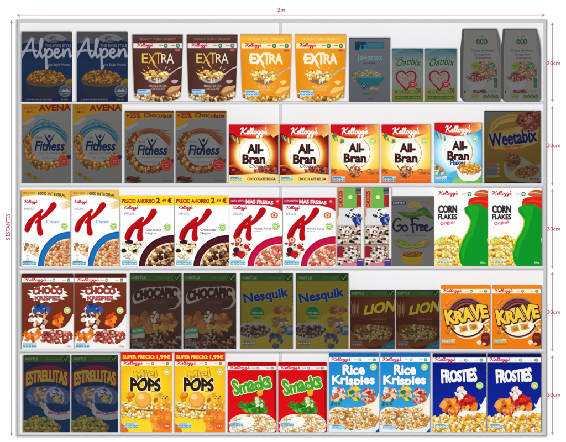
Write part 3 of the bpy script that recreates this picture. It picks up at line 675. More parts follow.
def d_gofree(a):
    H = a.H
    a.part('carton'); a.rect(0, 0, 100, H, lambda x, y: mix((106, 104, 101), (114, 112, 110), y / H), 2, 8)
    a.part('brand_lettering'); a.rect(0, 12, 33, 20, (22, 30, 72)); a.text('NESTLE', 3, 13.5, 27, 5, (170, 174, 186), .04)
    a.part('leaf_picture')
    a.ring(54, 30, 18, 18, 5, (136, 120, 60), 190, 350); a.ring(54, 30, 11, 11, 4, (148, 120, 40), 190, 350)
    a.blob([(12, 36), (30, 38), (50, 37), (74, 26), (86, 32), (99, 52), (90, 52), (74, 46), (50, 52), (28, 48)], (46, 76, 24)); a.stroke([(18, 39), (50, 44), (76, 36), (96, 48)], [.6, 1.6, 1.6, .6], (92, 122, 40))
    for k in range(7): a.ell(36 + k * 7, 43 - 6 * math.sin(k * .55), 3, 2.2, (78, 108, 32))
    a.part('title_lettering'); a.script(SCRIPT_GO, 4, 52, 93, 34, (18, 18, 48), 4.4); a.text('CORN FLAKES', 20, 91, 60, 4.6, (60, 60, 68), .02)
    a.part('maize_picture')
    for sx, c in ((1, (70, 94, 26)), (-1, (120, 70, 40))):
        for k in range(6): a.stroke([(48 - sx * 2, 121 - k), (48 - sx * (14 + 3 * k), 122 - 3.4 * k), (48 - sx * (28 + 3 * k), 104 - 1.5 * k + (8 if k % 2 else 0))], [1.4, 5, .8], [c, (136, 130, 40), (88, 110, 36)][k % 3])
    a.stroke([(4, 104), (16, 120), (46, 123), (80, 120), (96, 104)], [.8, 2.2, 1.4, 2.4, .8], (84, 98, 30))
    for k in range(3): a.stroke([(62 + 8 * k, 118), (70 + 8 * k, 108), (84 + 4 * k, 106)], [1, 4, 1], [(150, 104, 60), (134, 124, 46), (140, 92, 60)][k])
    a.part('bowl_picture'); bowlshape(a, 48, 139, 26, 5, 25, (150, 120, 22), (160, 134, 40), (120, 86, 36)); a.flakes(80, lambda x, y: (x - 48) ** 2 / 24 ** 2 + (y - 138) ** 2 / 6 ** 2 < 1, 3, [(134, 72, 24), (150, 92, 30), (112, 54, 20)], .8, (20, 130, 76, 146))

def d_corn(a):
    H = a.H
    a.part('carton'); a.rect(0, 0, 100, H, (255, 255, 254))
    a.rect(0, 86, 100, H, lambda x, y: mix((255, 255, 254), (255, 236, 120), min(1, (y - 86) / 22)), 4, 8)
    a.part('brand_lettering'); brand(a, 7, 6, 36, 10, (200, 8, 56), 1.3)
    a.part('header_marks'); a.ell(66, 11.5, 4, 4, (40, 130, 60)); a.ell(66, 11.5, 2.2, 2.2, (225, 240, 226)); a.rect(51, 10.8, 60, 12.6, (150, 190, 150)); a.ell(92, 11.5, 4, 4, (40, 130, 60))
    a.part('title_lettering'); a.text('CORN', 7, 32, 36, 15.5, (50, 48, 50), .065); a.text('FLAKES', 7, 49, 36, 10.5, (50, 48, 50), .065); a.text('Original', 11, 62, 27, 8, (206, 60, 96), .04, rot=-8)
    a.part('flake_picture'); a.flakes(200, lambda x, y: y > 92 + 6 * math.sin(x / 7.0) + (x / 14), 5.2, [(252, 206, 70), (255, 226, 120), (246, 180, 44), (255, 240, 176)], .9, (2, 90, 60, H))
    badge(a, 14, 97, 5.4, (150, 200, 60))
    # plain colour shapes stand where the real pack prints its mascot
    a.part('colour_wave')
    a.blob([(64, 38), (64, 24), (72, 18), (86, 17), (103, 16), (103, 50), (84, 48)], (222, 34, 20)); a.blob([(74, 13), (80, 6), (92, 3), (103, 7), (103, 14), (86, 17)], (206, 90, 50)); a.stroke([(76, 10), (88, 9), (99, 11)], [1, 2.4, 1], (240, 190, 150)); a.stroke([(66, 30), (80, 24), (99, 26)], [1, 3, 4], (240, 60, 30))
    a.blob([(56, 37), (70, 31), (88, 32), (102, 44), (103, 60), (103, 76), (100, 92), (98, 99), (101, 108), (101, H + 1), (56, H + 1), (46, 126), (48, 108), (58, 90), (66, 72), (66, 58), (58, 48)], (8, 152, 40))
    a.blob([(60, 38), (72, 33), (84, 36), (80, 60), (72, 86), (60, 110), (54, 134), (50, 120), (58, 98), (68, 74), (68, 52)], (26, 170, 40))
    a.poly([(84, 35), (93, 37), (100, 41), (100, 92), (99, 97), (100, 106), (100, H), (84, H)], (8, 152, 40))
    a.stroke([(57, 46), (67, 60), (64, 78), (52, 100), (47, 120)], [1, 2, 2, 2.4, 1], (160, 200, 40))
    nutri(a, 6, H - 13, 28, 8, (250, 240, 190)); a.part('weight_lettering'); a.text('500 g', 86, H - 8, 10, 4, (210, 240, 200), .03)

def krispies_choc(a):
    H = a.H
    a.part('carton'); a.rect(0, 0, 100, H, lambda x, y: mix((126, 52, 30), (112, 40, 24), y / H), 2, 6); a.rect(0, 0, 100, 7, (84, 28, 20))
    header(a, 8, 16.5)
    a.part('title_splash')
    pts = []
    for i in range(30):
        t = 6.283 * i / 30; k = 1.0 + (.17 if i % 2 else -.04) + .05 * math.sin(i * 2.3); pts.append((50 + 34 * k * math.cos(t), 39 + 15.5 * k * math.sin(t)))
    a.blob(pts, (252, 246, 240), 4)
    a.part('title_lettering'); a.text('CHOCO', 21, 27, 58, 14, (166, 60, 60), .055, .03, (110, 24, 26), warp=lambda u, v: (u, v + .12 * math.sin(u * 3.14))); a.text('KRISPIES', 25, 43, 50, 8.5, (176, 80, 80), .055, .03, (120, 30, 30))
    # generic milk and cereal splash (the mascot is left out)
    a.part('cereal_picture')
    a.blob([(0, 132), (10, 112), (30, 104), (56, 108), (80, 104), (92, 92), (101, 80), (101, H + 1), (0, H + 1)], (250, 244, 240))
    a.dabs(34, 84, 18, 24, [(246, 236, 226), (244, 184, 124), (250, 244, 238), (206, 150, 110), (60, 40, 50)], 46, 6)
    a.dabs(35, 68, 18, 8, [(24, 66, 140), (16, 46, 106), (50, 90, 160)], 26, 5.5)
    a.dabs(20, 120, 18, 12, [(246, 130, 30), (250, 160, 60), (220, 96, 20)], 26, 6)
    a.dabs(70, 88, 10, 12, [(240, 110, 24), (250, 140, 40), (206, 70, 20)], 22, 5)
    a.flakes(90, lambda x, y: (x - 66) ** 2 / 32 ** 2 + (y - 122) ** 2 / 12 ** 2 < 1, 4.4, [(176, 70, 56), (200, 110, 90), (226, 160, 140), (146, 48, 40)], .85, (32, 108, 98, 136), hole=False)
    for x, y in ((60, 118), (74, 114), (84, 124), (52, 126), (68, 130)): a.ell(x, y, 6, 4.6, (156, 56, 46)); a.ell(x, y, 3, 2.2, (232, 190, 176))
    badge(a, 88, 71, 6.8, (186, 190, 50)); nutri(a, 2, H - 11, 27, 9); a.part('weight_lettering'); a.text('500 g', 87, H - 6, 9, 3.6, (110, 80, 70), .02)

def nestle_top(a, hgt=14):
    a.part('header_band'); a.rect(0, 0, 100, 2, (36, 46, 28)); a.rect(0, 2, 100, hgt, (44, 70, 30))
    a.part('brand_lettering'); a.text('NESTLE', 4, hgt * .4, 27, hgt * .34, (104, 124, 88), .04); a.part('header_marks'); a.text('Cereal Integral', 50, hgt * .45, 30, hgt * .28, (86, 112, 62), .0)
    a.ell(91, hgt * .56, 6.5, hgt * .42, (18, 44, 22)); a.stroke([(87.5, hgt * .5), (90, hgt * .8), (96, hgt * .25)], 1.4, (110, 150, 80), False)

def d_chocapic(a):
    H = a.H
    a.part('carton'); a.rect(0, 0, 100, H, lambda x, y: mix((62, 38, 30), (48, 28, 22), abs(y - 70) / 70), 2, 8)
    nestle_top(a, 15)
    a.part('title_lettering')
    a.blob([(4, 48), (10, 36), (30, 28), (60, 26), (88, 26), (98, 36), (95, 46), (84, 48), (60, 46), (36, 50), (16, 58), (7, 58)], (126, 116, 108))
    a.text('CHOCAPIC', 8, 30, 84, 24, (40, 22, 18), .05, .02, (64, 36, 28), warp=lambda u, v: (u, v * .8 + .30 * math.sin(u * 2.3)))
    a.stroke([(93, 42), (97, 54), (88, 66), (74, 70)], [5, 5, 4, 1], (126, 116, 108)); a.blob([(72, 60), (80, 54), (90, 52), (90, 62), (80, 68)], (52, 30, 24)); a.text('CHOCOLATE', 42, 54, 26, 5, (86, 50, 36), .01)
    # plain caramel swirl where the dog was printed
    a.part('swirl_picture')
    a.dabs(20, 95, 22, 15, [(112, 66, 34), (100, 56, 30), (126, 78, 44)], 50, 7)
    a.dabs(72, 92, 20, 14, [(112, 66, 34), (128, 84, 48), (96, 54, 30)], 36, 7)
    a.dabs(60, 112, 26, 11, [(136, 106, 46), (120, 88, 36), (118, 60, 46)], 40, 6)
    a.dabs(46, 86, 12, 10, [(132, 128, 118), (112, 60, 40), (140, 120, 90), (110, 50, 44)], 22, 4.5)
    a.part('cereal_picture'); a.flakes(170, lambda x, y: y > 118 + 5 * math.sin(x / 12.0), 4, [(60, 32, 22), (84, 50, 36), (42, 22, 16), (112, 90, 74)], .8, (0, 114, 100, H))
    a.part('side_label'); a.poly([(2, 108), (26, 104), (28, 116), (3, 120)], (60, 104, 84)); a.poly([(3, 120), (28, 116), (28, 124), (4, 127)], (120, 126, 116)); a.text('INTEGRAL', 5, 109, 20, 4, (150, 170, 150), .03, rot=-9)
    nutri(a, 3, H - 13, 22, 9, (86, 82, 78), (52, 54, 58))

def d_nesquik(a):
    H = a.H
    a.part('carton'); a.rect(0, 0, 100, H, lambda x, y: mix((116, 104, 26), (100, 84, 18), y / H), 3, 8); a.rect(0, 14, 1.6, H, (60, 56, 20)); a.rect(98.6, 14, 100, H, (30, 34, 50)); a.rect(0, H - 3, 100, H, (44, 40, 30))
    a.blob([(0, 100), (40, 84), (80, 70), (101, 64), (101, H), (0, H)], (122, 106, 30))
    nestle_top(a, 15)
    a.part('title_lettering'); a.text('Nesquik', 6, 32, 86, 24, (12, 30, 84), .045, .025, (104, 122, 134), rot=-9, warp=lambda u, v: (u, v))
    badge(a, 32, 76, 13, (22, 84, 50), (60, 120, 90), inner=False); a.rect(16, 80, 48, 89, (112, 100, 26)); a.text('VITAMINAS', 22, 74, 20, 3.4, (120, 150, 110), .03); a.rect(24, 82, 40, 87, (40, 90, 56))
    a.part('cereal_picture')
    a.blob([(0, 100), (6, 94), (20, 96), (34, 92), (50, 98), (58, 108), (44, 122), (16, 124), (0, 120)], (110, 110, 106))
    a.flakes(100, lambda x, y: (x - 26) ** 2 / 30 ** 2 + (y - 110) ** 2 / 11 ** 2 < 1, 4, [(54, 30, 26), (78, 48, 38), (38, 20, 18), (98, 84, 76)], .85, (0, 98, 56, 124)); a.blob([(0, 122), (20, 126), (44, 122), (54, 112), (56, 122), (40, 134), (0, 136)], (134, 110, 24))
    # plain tan and blue ribbon shapes where the mascot was printed
    a.part('ribbon_picture')
    a.dabs(78, 70, 19, 6, [(104, 62, 34), (124, 80, 50), (86, 48, 28)], 26, 5)
    a.dabs(74, 92, 14, 12, [(112, 92, 60), (128, 122, 112), (96, 66, 44), (60, 52, 50)], 34, 4.5)
    a.dabs(88, 108, 12, 12, [(34, 52, 84), (50, 66, 100), (110, 110, 108)], 22, 5); a.dabs(68, 128, 12, 14, [(48, 54, 82), (60, 66, 94), (36, 40, 60)], 22, 5); a.dabs(74, 110, 7, 6, [(120, 84, 30)], 8, 4)
    nutri(a, 4, H - 16, 24, 10, (106, 104, 80), (74, 76, 74))

def d_lion(a):
    H = a.H
    a.part('carton'); a.rect(0, 0, 100, H, lambda x, y: mix((66, 26, 14), (52, 24, 14), y / H), 2, 6); a.radial(60, 36, 60, 34, [(0, (98, 40, 14)), (1, (66, 27, 15))], 30, 6)
    nestle_top(a, 15)
    a.part('title_lettering'); a.text('LION', 28, 27, 70, 26, (158, 142, 28), .05, .02, (66, 30, 14), shear=8, rot=-7, warp=lambda u, v: (u, v * (.8 + .25 * u)), shadow=(40, 18, 12)); a.text('CARAMELO', 48, 64, 34, 5, (118, 60, 40), .02); a.text('Y CHOCOLATE', 52, 71, 30, 4.4, (110, 54, 36), .02)
    # the mane emblem is replaced by plain tawny brush marks
    a.part('brush_picture')
    for k in range(7): a.stroke([(2 + k * 2.6, 26 + (k % 3) * 4), (5 + k * 2.2, 42), (3 + k * 2.4, 60 - (k % 2) * 6)], [1, 3.4, 1], [(110, 76, 40), (80, 48, 26), (124, 98, 62)][k % 3])
    a.part('bowl_picture')
    a.blob([(6, 84), (20, 78), (90, 82), (92, 100), (84, 118), (60, 128), (30, 126), (10, 108)], (90, 44, 14)); a.blob([(6, 96), (14, 116), (34, 128), (40, H), (0, H), (0, 96)], (100, 52, 18))
    a.flakes(150, lambda x, y: (x - 50) ** 2 / 41 ** 2 + (y - 98) ** 2 / 18 ** 2 < 1, 4.2, [(108, 88, 50), (126, 110, 74), (84, 60, 32), (62, 38, 22), (118, 104, 60)], .85, (6, 78, 94, 118))
    a.part('corner_patch'); a.poly([(66, H), (80, 120), (100, 112), (100, H)], (28, 76, 90)); fineprint(a, 82, 124, 16, 2, (90, 130, 136), 3)
    nutri(a, 5, H - 16, 22, 9, (96, 84, 76), (60, 62, 66))

def d_krave(a):
    H = a.H
    a.part('carton'); a.rect(0, 0, 100, H, lambda x, y: mix((246, 134, 14), (244, 124, 10), y / H), 2, 4)
    header(a, 8, 17, base=(254, 244, 214), ink=(206, 20, 40), hw=37)
    a.part('ring_picture')
    br = (74, 30, 34)
    a.ell(53, 66, 41, 41, (58, 24, 28), n=50); a.ring(53, 66, 41, 41, 3, (160, 110, 104)); a.ring(53, 66, 36, 36, 4, (122, 60, 64), 160, 330); a.ring(53, 66, 30, 30, 3.4, (150, 86, 84), 170, 320)
    a.ell(53, 72, 30, 27, (240, 196, 120)); a.blob([(26, 88), (30, 80), (46, 78), (70, 76), (84, 78), (84, 92), (70, 102), (46, 104), (30, 98)], (252, 244, 220)); a.stroke([(26, 92), (36, 104), (54, 108), (74, 104), (88, 92)], [2, 3, 4, 3, 1], (252, 240, 210))
    for x, y, r in ((46, 90, -8), (66, 86, 10)): a.poly([(x - 9, y - 6), (x + 7, y - 8), (x + 10, y + 4), (x - 6, y + 7)], (226, 162, 60)); a.poly([(x - 4, y - 2), (x + 5, y - 5), (x + 7, y + 2), (x - 1, y + 5)], (188, 116, 44))
    a.ring(53, 66, 41, 41, 3.4, (58, 24, 28), 20, 150); a.ring(53, 66, 41.6, 41.6, 1.2, (170, 120, 110), 20, 150)
    a.stroke([(84, 80), (92, 74), (100, 68)], [4, 3, 3], (250, 236, 214)); a.flakes(10, lambda x, y: True, 4, [(236, 150, 60), (200, 110, 50), (250, 190, 90)], .9, (14, 78, 28, 98)); a.flakes(8, lambda x, y: True, 3.6, [(236, 190, 110), (250, 214, 140)], .9, (88, 80, 99, 100))
    a.part('title_lettering'); a.text('KRAVE', 8, 43, 88, 32, (250, 206, 58), .055, .035, (50, 20, 24), rot=-11, shadow=(90, 40, 30), warp=lambda u, v: (u, v * (.92 + .12 * math.cos(u * 9))))
    a.part('slogan_lettering'); a.stroke([(6, 48), (14, 34), (24, 28)], 1.2, (250, 170, 120)); a.text('Chocolate', 5, 34, 20, 4.4, (200, 60, 40), .0, rot=-48)
    a.part('ingredient_picture'); a.blob([(82, 106), (86, 98), (98, 99), (99, 122), (84, 122)], (110, 36, 24)); a.poly([(85, 104), (97, 104), (96, 110), (86, 110)], (150, 60, 40)); a.ell(78, 117, 5, 4.6, (252, 224, 190)); a.ell(88, 120, 4, 3, (246, 190, 140))
    nutri(a, 3, 110, 26, 8, (240, 226, 160), (60, 150, 150)); fineprint(a, 3, 121, 26, 1, (200, 90, 10))

def d_stars(a):
    H = a.H
    a.part('carton'); a.rect(0, 0, 100, H, lambda x, y: mix((24, 26, 58), (14, 40, 78), (y - 20) / 110), 3, 10)
    for k in range(26): x, y = a.rnd.uniform(2, 98), a.rnd.uniform(16, 128); a.ell(x, y, .9, .9, (92, 100, 150), n=6)
    nestle_top(a, 16)
    a.part('title_lettering')
    arc = [(0, 62), (14, 46), (34, 38), (54, 36), (76, 40), (94, 50), (100, 58)]
    a.stroke(arc, [22, 26, 27, 27, 27, 25, 22], (92, 24, 34))
    a.text('ESTRELLITAS', 5, 34, 90, 31, (148, 118, 42), .045, .025, (72, 16, 30), warp=lambda u, v: (u, v * (.82 + .18 * abs(2 * u - 1)) + .34 * math.sin(u * 3.14) - .1))
    # plain moon and cloud shapes where the mascot was printed
    a.part('sky_picture')
    a.blob([(4, 92), (10, 74), (34, 68), (70, 68), (96, 78), (100, 96), (90, 108), (60, 104), (40, 112), (20, 108)], (54, 66, 100)); a.ring(66, 92, 22, 22, 5, (116, 112, 134), 150, 400)
    a.dabs(36, 84, 14, 13, [(124, 82, 54), (140, 110, 80), (104, 60, 44), (134, 124, 104)], 36, 4.5); a.dabs(40, 106, 8, 9, [(136, 118, 70), (120, 100, 60)], 14, 4)
    a.dabs(14, 92, 8, 10, [(96, 106, 130), (76, 86, 116)], 12, 4); a.dabs(72, 84, 15, 8, [(124, 132, 150), (136, 142, 156), (40, 50, 80)], 20, 4.5); a.dabs(72, 96, 11, 8, [(128, 118, 66), (108, 94, 44), (140, 130, 80)], 22, 4)
    a.stroke([(46, 104), (50, 122), (66, 131), (86, 132), (101, 128)], [2, 13, 16, 17, 17], (132, 128, 138)); a.text('MULTICEREALES', 53, 124, 42, 5.6, (112, 26, 40), .04, warp=lambda u, v: (u, v - .5 * math.sin(u * 3.14) + .5))
    a.part('cereal_picture')
    a.flakes(190, lambda x, y: y > 134 + (x - 34) ** 2 * .009 + 2 * math.sin(x / 5.0) and x < 78, 4.6, [(104, 96, 40), (124, 114, 54), (84, 72, 30), (96, 104, 44), (132, 112, 60)], .9, (0, 128, 82, H), jag=.9)

def d_pops(a):
    H = a.H
    a.part('carton'); a.rect(0, 0, 100, H, lambda x, y: mix((252, 196, 14), (255, 220, 40), y / H), 6, 10)
    a.radial(50, 70, 60, 62, [(0, (255, 232, 90)), (.6, (255, 210, 30)), (1, (250, 190, 16))], 36, 8); a.blob([(60, H), (70, 130), (101, 116), (101, H + 1)], (246, 130, 24)); a.blob([(0, H - 18), (10, H - 10), (14, H), (0, H)], (236, 110, 30))
    a.part('price_banner'); a.rect(0, 0, 100, 17.5, (226, 24, 14)); a.text('SUPER PRECIO:', 3, 5, 64, 7.5, (255, 222, 70), .06); a.text('1,99\u20ac', 70, 4, 27, 10, (255, 226, 80), .06)
    header(a, 17.5, 25.5, base=(254, 246, 226), hw=37)
    a.part('title_lettering'); a.text('Miel', 26, 33, 44, 19, (252, 206, 50), .03, .03, (120, 84, 20), rot=-10)
    a.text('POPS', 18, 50, 60, 27, (40, 30, 24), .055, .035, (255, 240, 180), rot=0, warp=lambda u, v: (u, v * (.95 + .15 * math.cos(u * 12)) + .05 * math.sin(u * 3.14)))
    a.ell(41.5, 63, 4.2, 5.5, (246, 200, 50)); fineprint(a, 60, 76, 8, 1, (60, 40, 20))
    a.part('cereal_picture')
    a.flakes(170, lambda x, y: abs(y - 114 - (x - 40) ** 2 * -.003) < 17 - abs(x - 40) * .1 and x < 96, 4.4, [(250, 200, 90), (255, 226, 140), (240, 160, 60), (255, 240, 190)], .9, (0, 92, 96, 134)); a.flakes(5, lambda x, y: True, 5, [(246, 140, 20)], 1, (8, 80, 20, 92))
    a.ell(44, 93, 16, 15.5, (236, 150, 40)); a.ell(43, 91.5, 14, 13.5, (248, 178, 74)); a.ell(39, 87, 7, 5.6, (255, 216, 140)); a.stroke([(28, 112), (60, 113), (84, 112)], [1, 1.6, 1], (120, 70, 20))
    # plain amber honey drops where the mascot was printed
    a.part('honey_picture'); a.dabs(80, 94, 16, 13, [(250, 190, 40), (255, 216, 90), (240, 150, 30), (200, 110, 30)], 36, 5); a.dabs(78, 132, 17, 20, [(246, 140, 34), (252, 168, 60), (226, 110, 24), (240, 120, 60)], 44, 6); a.dabs(84, 88, 8, 4, [(90, 60, 30), (255, 236, 160)], 7, 2)
    badge(a, 90, 38, 6.5, (206, 206, 70)); nutri(a, 7, H - 18, 26, 10); a.part('weight_lettering'); a.ell(89, H - 12, 7, 6, (240, 90, 40)); a.text('375 g', 85, H - 14, 8, 3.4, (255, 240, 220), .02)

def d_smacks(a):
    H = a.H
    a.part('carton'); a.rect(0, 0, 100, H, lambda x, y: mix((220, 4, 14), (228, 10, 18), y / H), 2, 4); a.rect(0, 0, 100, 6, (176, 6, 16)); a.poly([(93, 16), (100, 16), (100, H), (97, H)], (170, 4, 12))
    header(a, 8, 16, base=(252, 232, 232), ink=(226, 30, 60), hw=40)
    a.part('title_lettering'); a.text('Smacks', 9, 29, 80, 32, (66, 170, 40), .05, .035, (246, 246, 200), rot=-12, shadow=(150, 10, 14), warp=lambda u, v: (u, v * (.95 + .12 * math.cos(u * 14))))
    # plain green splash where the mascot was printed
    a.part('splash_picture'); a.dabs(56, 97, 24, 10, [(44, 140, 34), (60, 156, 44), (30, 110, 26), (90, 180, 60)], 56, 5.5); a.dabs(64, 82, 13, 9, [(96, 184, 60), (60, 156, 44), (220, 230, 190)], 26, 4.5); a.dabs(32, 88, 9, 9, [(60, 156, 44), (40, 130, 34)], 16, 4); a.ell(66, 63, 6, 6.5, (250, 176, 30))
    a.part('cereal_picture'); a.blob([(4, 132), (6, 118), (24, 108), (50, 108), (80, 108), (96, 120), (98, 134), (88, H), (10, H)], (250, 240, 226))
    a.flakes(210, lambda x, y: (x - 51) ** 2 / 46 ** 2 + (y - 128) ** 2 / 19 ** 2 < 1, 4.4, [(240, 186, 110), (250, 214, 156), (226, 154, 76), (255, 238, 206), (252, 246, 236)], .85, (4, 108, 98, H))
    a.blob([(24, 122), (34, 112), (54, 116), (50, 130), (34, 134)], (254, 250, 246)); nutri(a, 5, H - 20, 27, 8)

def d_rice(a):
    H = a.H
    a.part('carton'); a.rect(0, 0, 100, H, lambda x, y: mix((16, 134, 210), (60, 176, 232), y / H), 2, 8); a.rect(0, 0, 100, 8, (14, 106, 190)); a.rect(0, 8, 100, 10, (190, 226, 246))
    header(a, 9, 18, ink=(206, 20, 80), hw=38)
    a.part('title_lettering'); a.text('Rice', 27, 23, 45, 21, (255, 255, 255), .055, .02, (10, 90, 170), warp=lambda u, v: (u, v + .03 * math.sin(u * 9))); a.text('Krispies', 6, 45, 86, 24, (255, 255, 255), .055, .02, (10, 90, 170), warp=lambda u, v: (u, v + .05 * math.sin(u * 9)))
    badge(a, 89, 28, 7, (176, 214, 70))
    # plain coloured dabs where the three cartoon figures were printed
    a.part('colour_dabs')
    for cx, cy, pal in ((20, 86, [(250, 196, 90), (246, 206, 170), (24, 110, 90), (206, 90, 60), (250, 236, 220)]), (50, 80, [(250, 214, 50), (246, 200, 160), (20, 140, 60), (240, 180, 140), (60, 160, 70)]), (79, 88, [(190, 80, 50), (244, 196, 160), (206, 40, 50), (236, 170, 130)])):
        a.dabs(cx, cy, 13, 15, pal, 50, 5.2)
    a.dabs(10, 76, 5, 8, [(250, 250, 250), (236, 242, 248)], 8, 4); a.dabs(12, 102, 9, 5, [(60, 160, 190), (30, 120, 120)], 10, 4)
    a.part('cereal_picture'); a.blob([(0, 116), (16, 108), (40, 112), (70, 106), (92, 96), (101, 84), (101, H), (0, H)], (252, 238, 212)); a.blob([(0, H + 1), (0, 146), (30, 154), (70, 155), (100, 146), (101, H + 1)], (226, 240, 248))
    a.flakes(300, lambda x, y: (x - 48) ** 2 / 54 ** 2 + (y - 131) ** 2 / 23 ** 2 < 1 , 4.0, [(244, 196, 116), (250, 218, 160), (226, 160, 80), (255, 238, 204), (206, 130, 60)], .8, (0, 110, 98, 152))
    a.blob([(84, 116), (92, 104), (99, 94), (101, 118), (94, 126)], (252, 244, 236)); nutri(a, 5, H - 15, 27, 8); a.part('corner_mark'); a.poly([(92, H), (100, H - 8), (100, H)], (20, 80, 150))

def d_frost(a):
    H = a.H
    a.part('carton'); a.rect(0, 0, 100, H, lambda x, y: mix((8, 26, 132), (10, 40, 166), y / H), 2, 6); a.rect(0, 0, 100, 7, (10, 20, 92))
    header(a, 8, 17, ink=(214, 16, 90), hw=38)
    a.part('title_lettering'); a.text('FROSTIES', 16, 29, 67, 26, (252, 252, 255), .05, .012, (60, 70, 120), warp=lambda u, v: (u, v * (.84 + .22 * abs(2 * u - 1)) + .06 * math.sin(u * 3.14)), rot=-3)
    badge(a, 88, 60, 6.6, (166, 206, 70))
    # plain orange sash shape where the mascot was printed
    a.part('sash_picture'); a.dabs(50, 98, 31, 15, [(244, 130, 30), (252, 160, 60), (226, 100, 20), (250, 176, 80)], 80, 7); a.dabs(52, 98, 29, 13, [(90, 40, 20), (250, 190, 110)], 22, 3)
    a.dabs(62, 86, 18, 9, [(206, 26, 30), (226, 50, 40), (170, 14, 24)], 34, 5); a.dabs(53, 74, 9, 10, [(240, 236, 232), (250, 250, 250), (244, 160, 80)], 26, 4.5)
    a.part('cereal_picture'); a.blob([(48, 112), (60, 106), (76, 108), (88, 104), (92, 94), (101, 84), (101, H), (40, H)], (250, 250, 250)); a.stroke([(88, 94), (92, 100), (98, 88)], [1, 3, 1], (250, 250, 255))
    a.flakes(230, lambda x, y: y > 112 + 7 * math.sin(x / 30.0) ** 2 + (3 if x < 20 else 0) + 2 * math.sin(x / 4.0), 5.2, [(250, 176, 50), (255, 206, 100), (240, 146, 34), (255, 232, 160), (252, 244, 220)], .9, (0, 108, 100, H))
    nutri(a, 4, H - 16, 27, 8, (236, 240, 220), (60, 150, 170))

# ------------------------------------------------------------------ the wall and the shelving unit
M_WALL = material('white wall paint', (268, 268, 268), rough=0.9, spec=0.1, bump=0.05, bscale=200, var=0.006)
M_PANEL = material('pale laminate', (239, 239, 241), rough=0.6, spec=0.2, bump=0.03, bscale=120, var=0.008)
M_FRAME = material('light grey coated metal', (200, 201, 203), rough=0.5, spec=0.1, bump=0.03, bscale=150, var=0.02)
M_SHELF = material('grey white coated shelf steel', (221, 222, 224), rough=0.5, spec=0.1, bump=0.03, bscale=150, var=0.02)
M_INK = material('mauve line ink', (206, 158, 176), rough=0.8, spec=0.1, var=0.04)
M_INK2 = material('grey mauve line ink', (176, 134, 152), rough=0.8, spec=0.1, var=0.04)
M_CAP = material('maroon caption ink', (176, 34, 78), rough=0.8, spec=0.1)

V, F = box_geo(-6, 0.0, -3, 6, 0.12, 5, 0)
wall = link_mesh('wall', V, F, M_WALL); wall['kind'] = 'structure'

unit = bpy.data.objects.new('shelving_unit', None); scene.collection.objects.link(unit)
unit.location = (PX(282), 0, PZ(435.6)); unit['label'] = 'wide pale grey five-level shelving unit on the white wall holding all the packs'; unit['category'] = 'shelving unit'
def upart(name, x0, y0, z0, x1, y1, z1, mat, bev=0.0):
    ox, oy, oz = unit.location
    V, F = box_geo(x0 - ox, y0, z0 - oz, x1 - ox, y1, z1 - oz, bev)
    return link_mesh(name, V, F, mat, unit)
FX0, FX1, FT, FB = 17.4, 545.8, 20.2, 435.6
SF = FRONT - 0.004
upart('side_panel', PX(FX0), SF, PZ(FB), PX(FX0 + 2.4), -0.002, PZ(FT), M_FRAME)
upart('side_panel', PX(FX1 - 2.4), SF, PZ(FB), PX(FX1), -0.002, PZ(FT), M_FRAME)
upart('top_panel', PX(FX0 + 2.45), SF, PZ(FT + 2.4), PX(FX1 - 2.45), -0.002, PZ(FT), M_FRAME)
shelves = [(101.9, 104.0), (183.4, 186.6), (266.2, 269.3), (348.9, 352.1), (432.4, 435.6)]
XI0, XI1 = PX(FX0 + 2.45), PX(FX1 - 2.45)
for t, b in shelves:
    sh = upart('shelf', XI0, SF + 0.001, PZ(b), XI1, -0.014, PZ(t), M_SHELF)
    ox, oy, oz = unit.location
    V, F = box_geo(XI0 - ox, SF + 0.0002, PZ(b) - oz + 0.0005, XI1 - ox, SF + 0.0009, PZ(b) - oz + (0.0045 if t > 110 else 0.003), 0.0004)
    link_mesh('shelf_lip', V, F, M_FRAME, sh)
for x0, x1 in ((FX0 + 2.45, 279.3), (282.3, FX1 - 2.45)):
    upart('back_panel', PX(x0), -0.012, PZ(FB - 3.2), PX(x1), -0.003, PZ(FT + 2.5), M_PANEL)
upart('centre_post', PX(279.4), -0.026, PZ(FB - 3.2), PX(282.2), -0.003, PZ(FT + 2.5), material('grey post metal', (207, 208, 212), rough=0.5, spec=0.1, var=0.02))

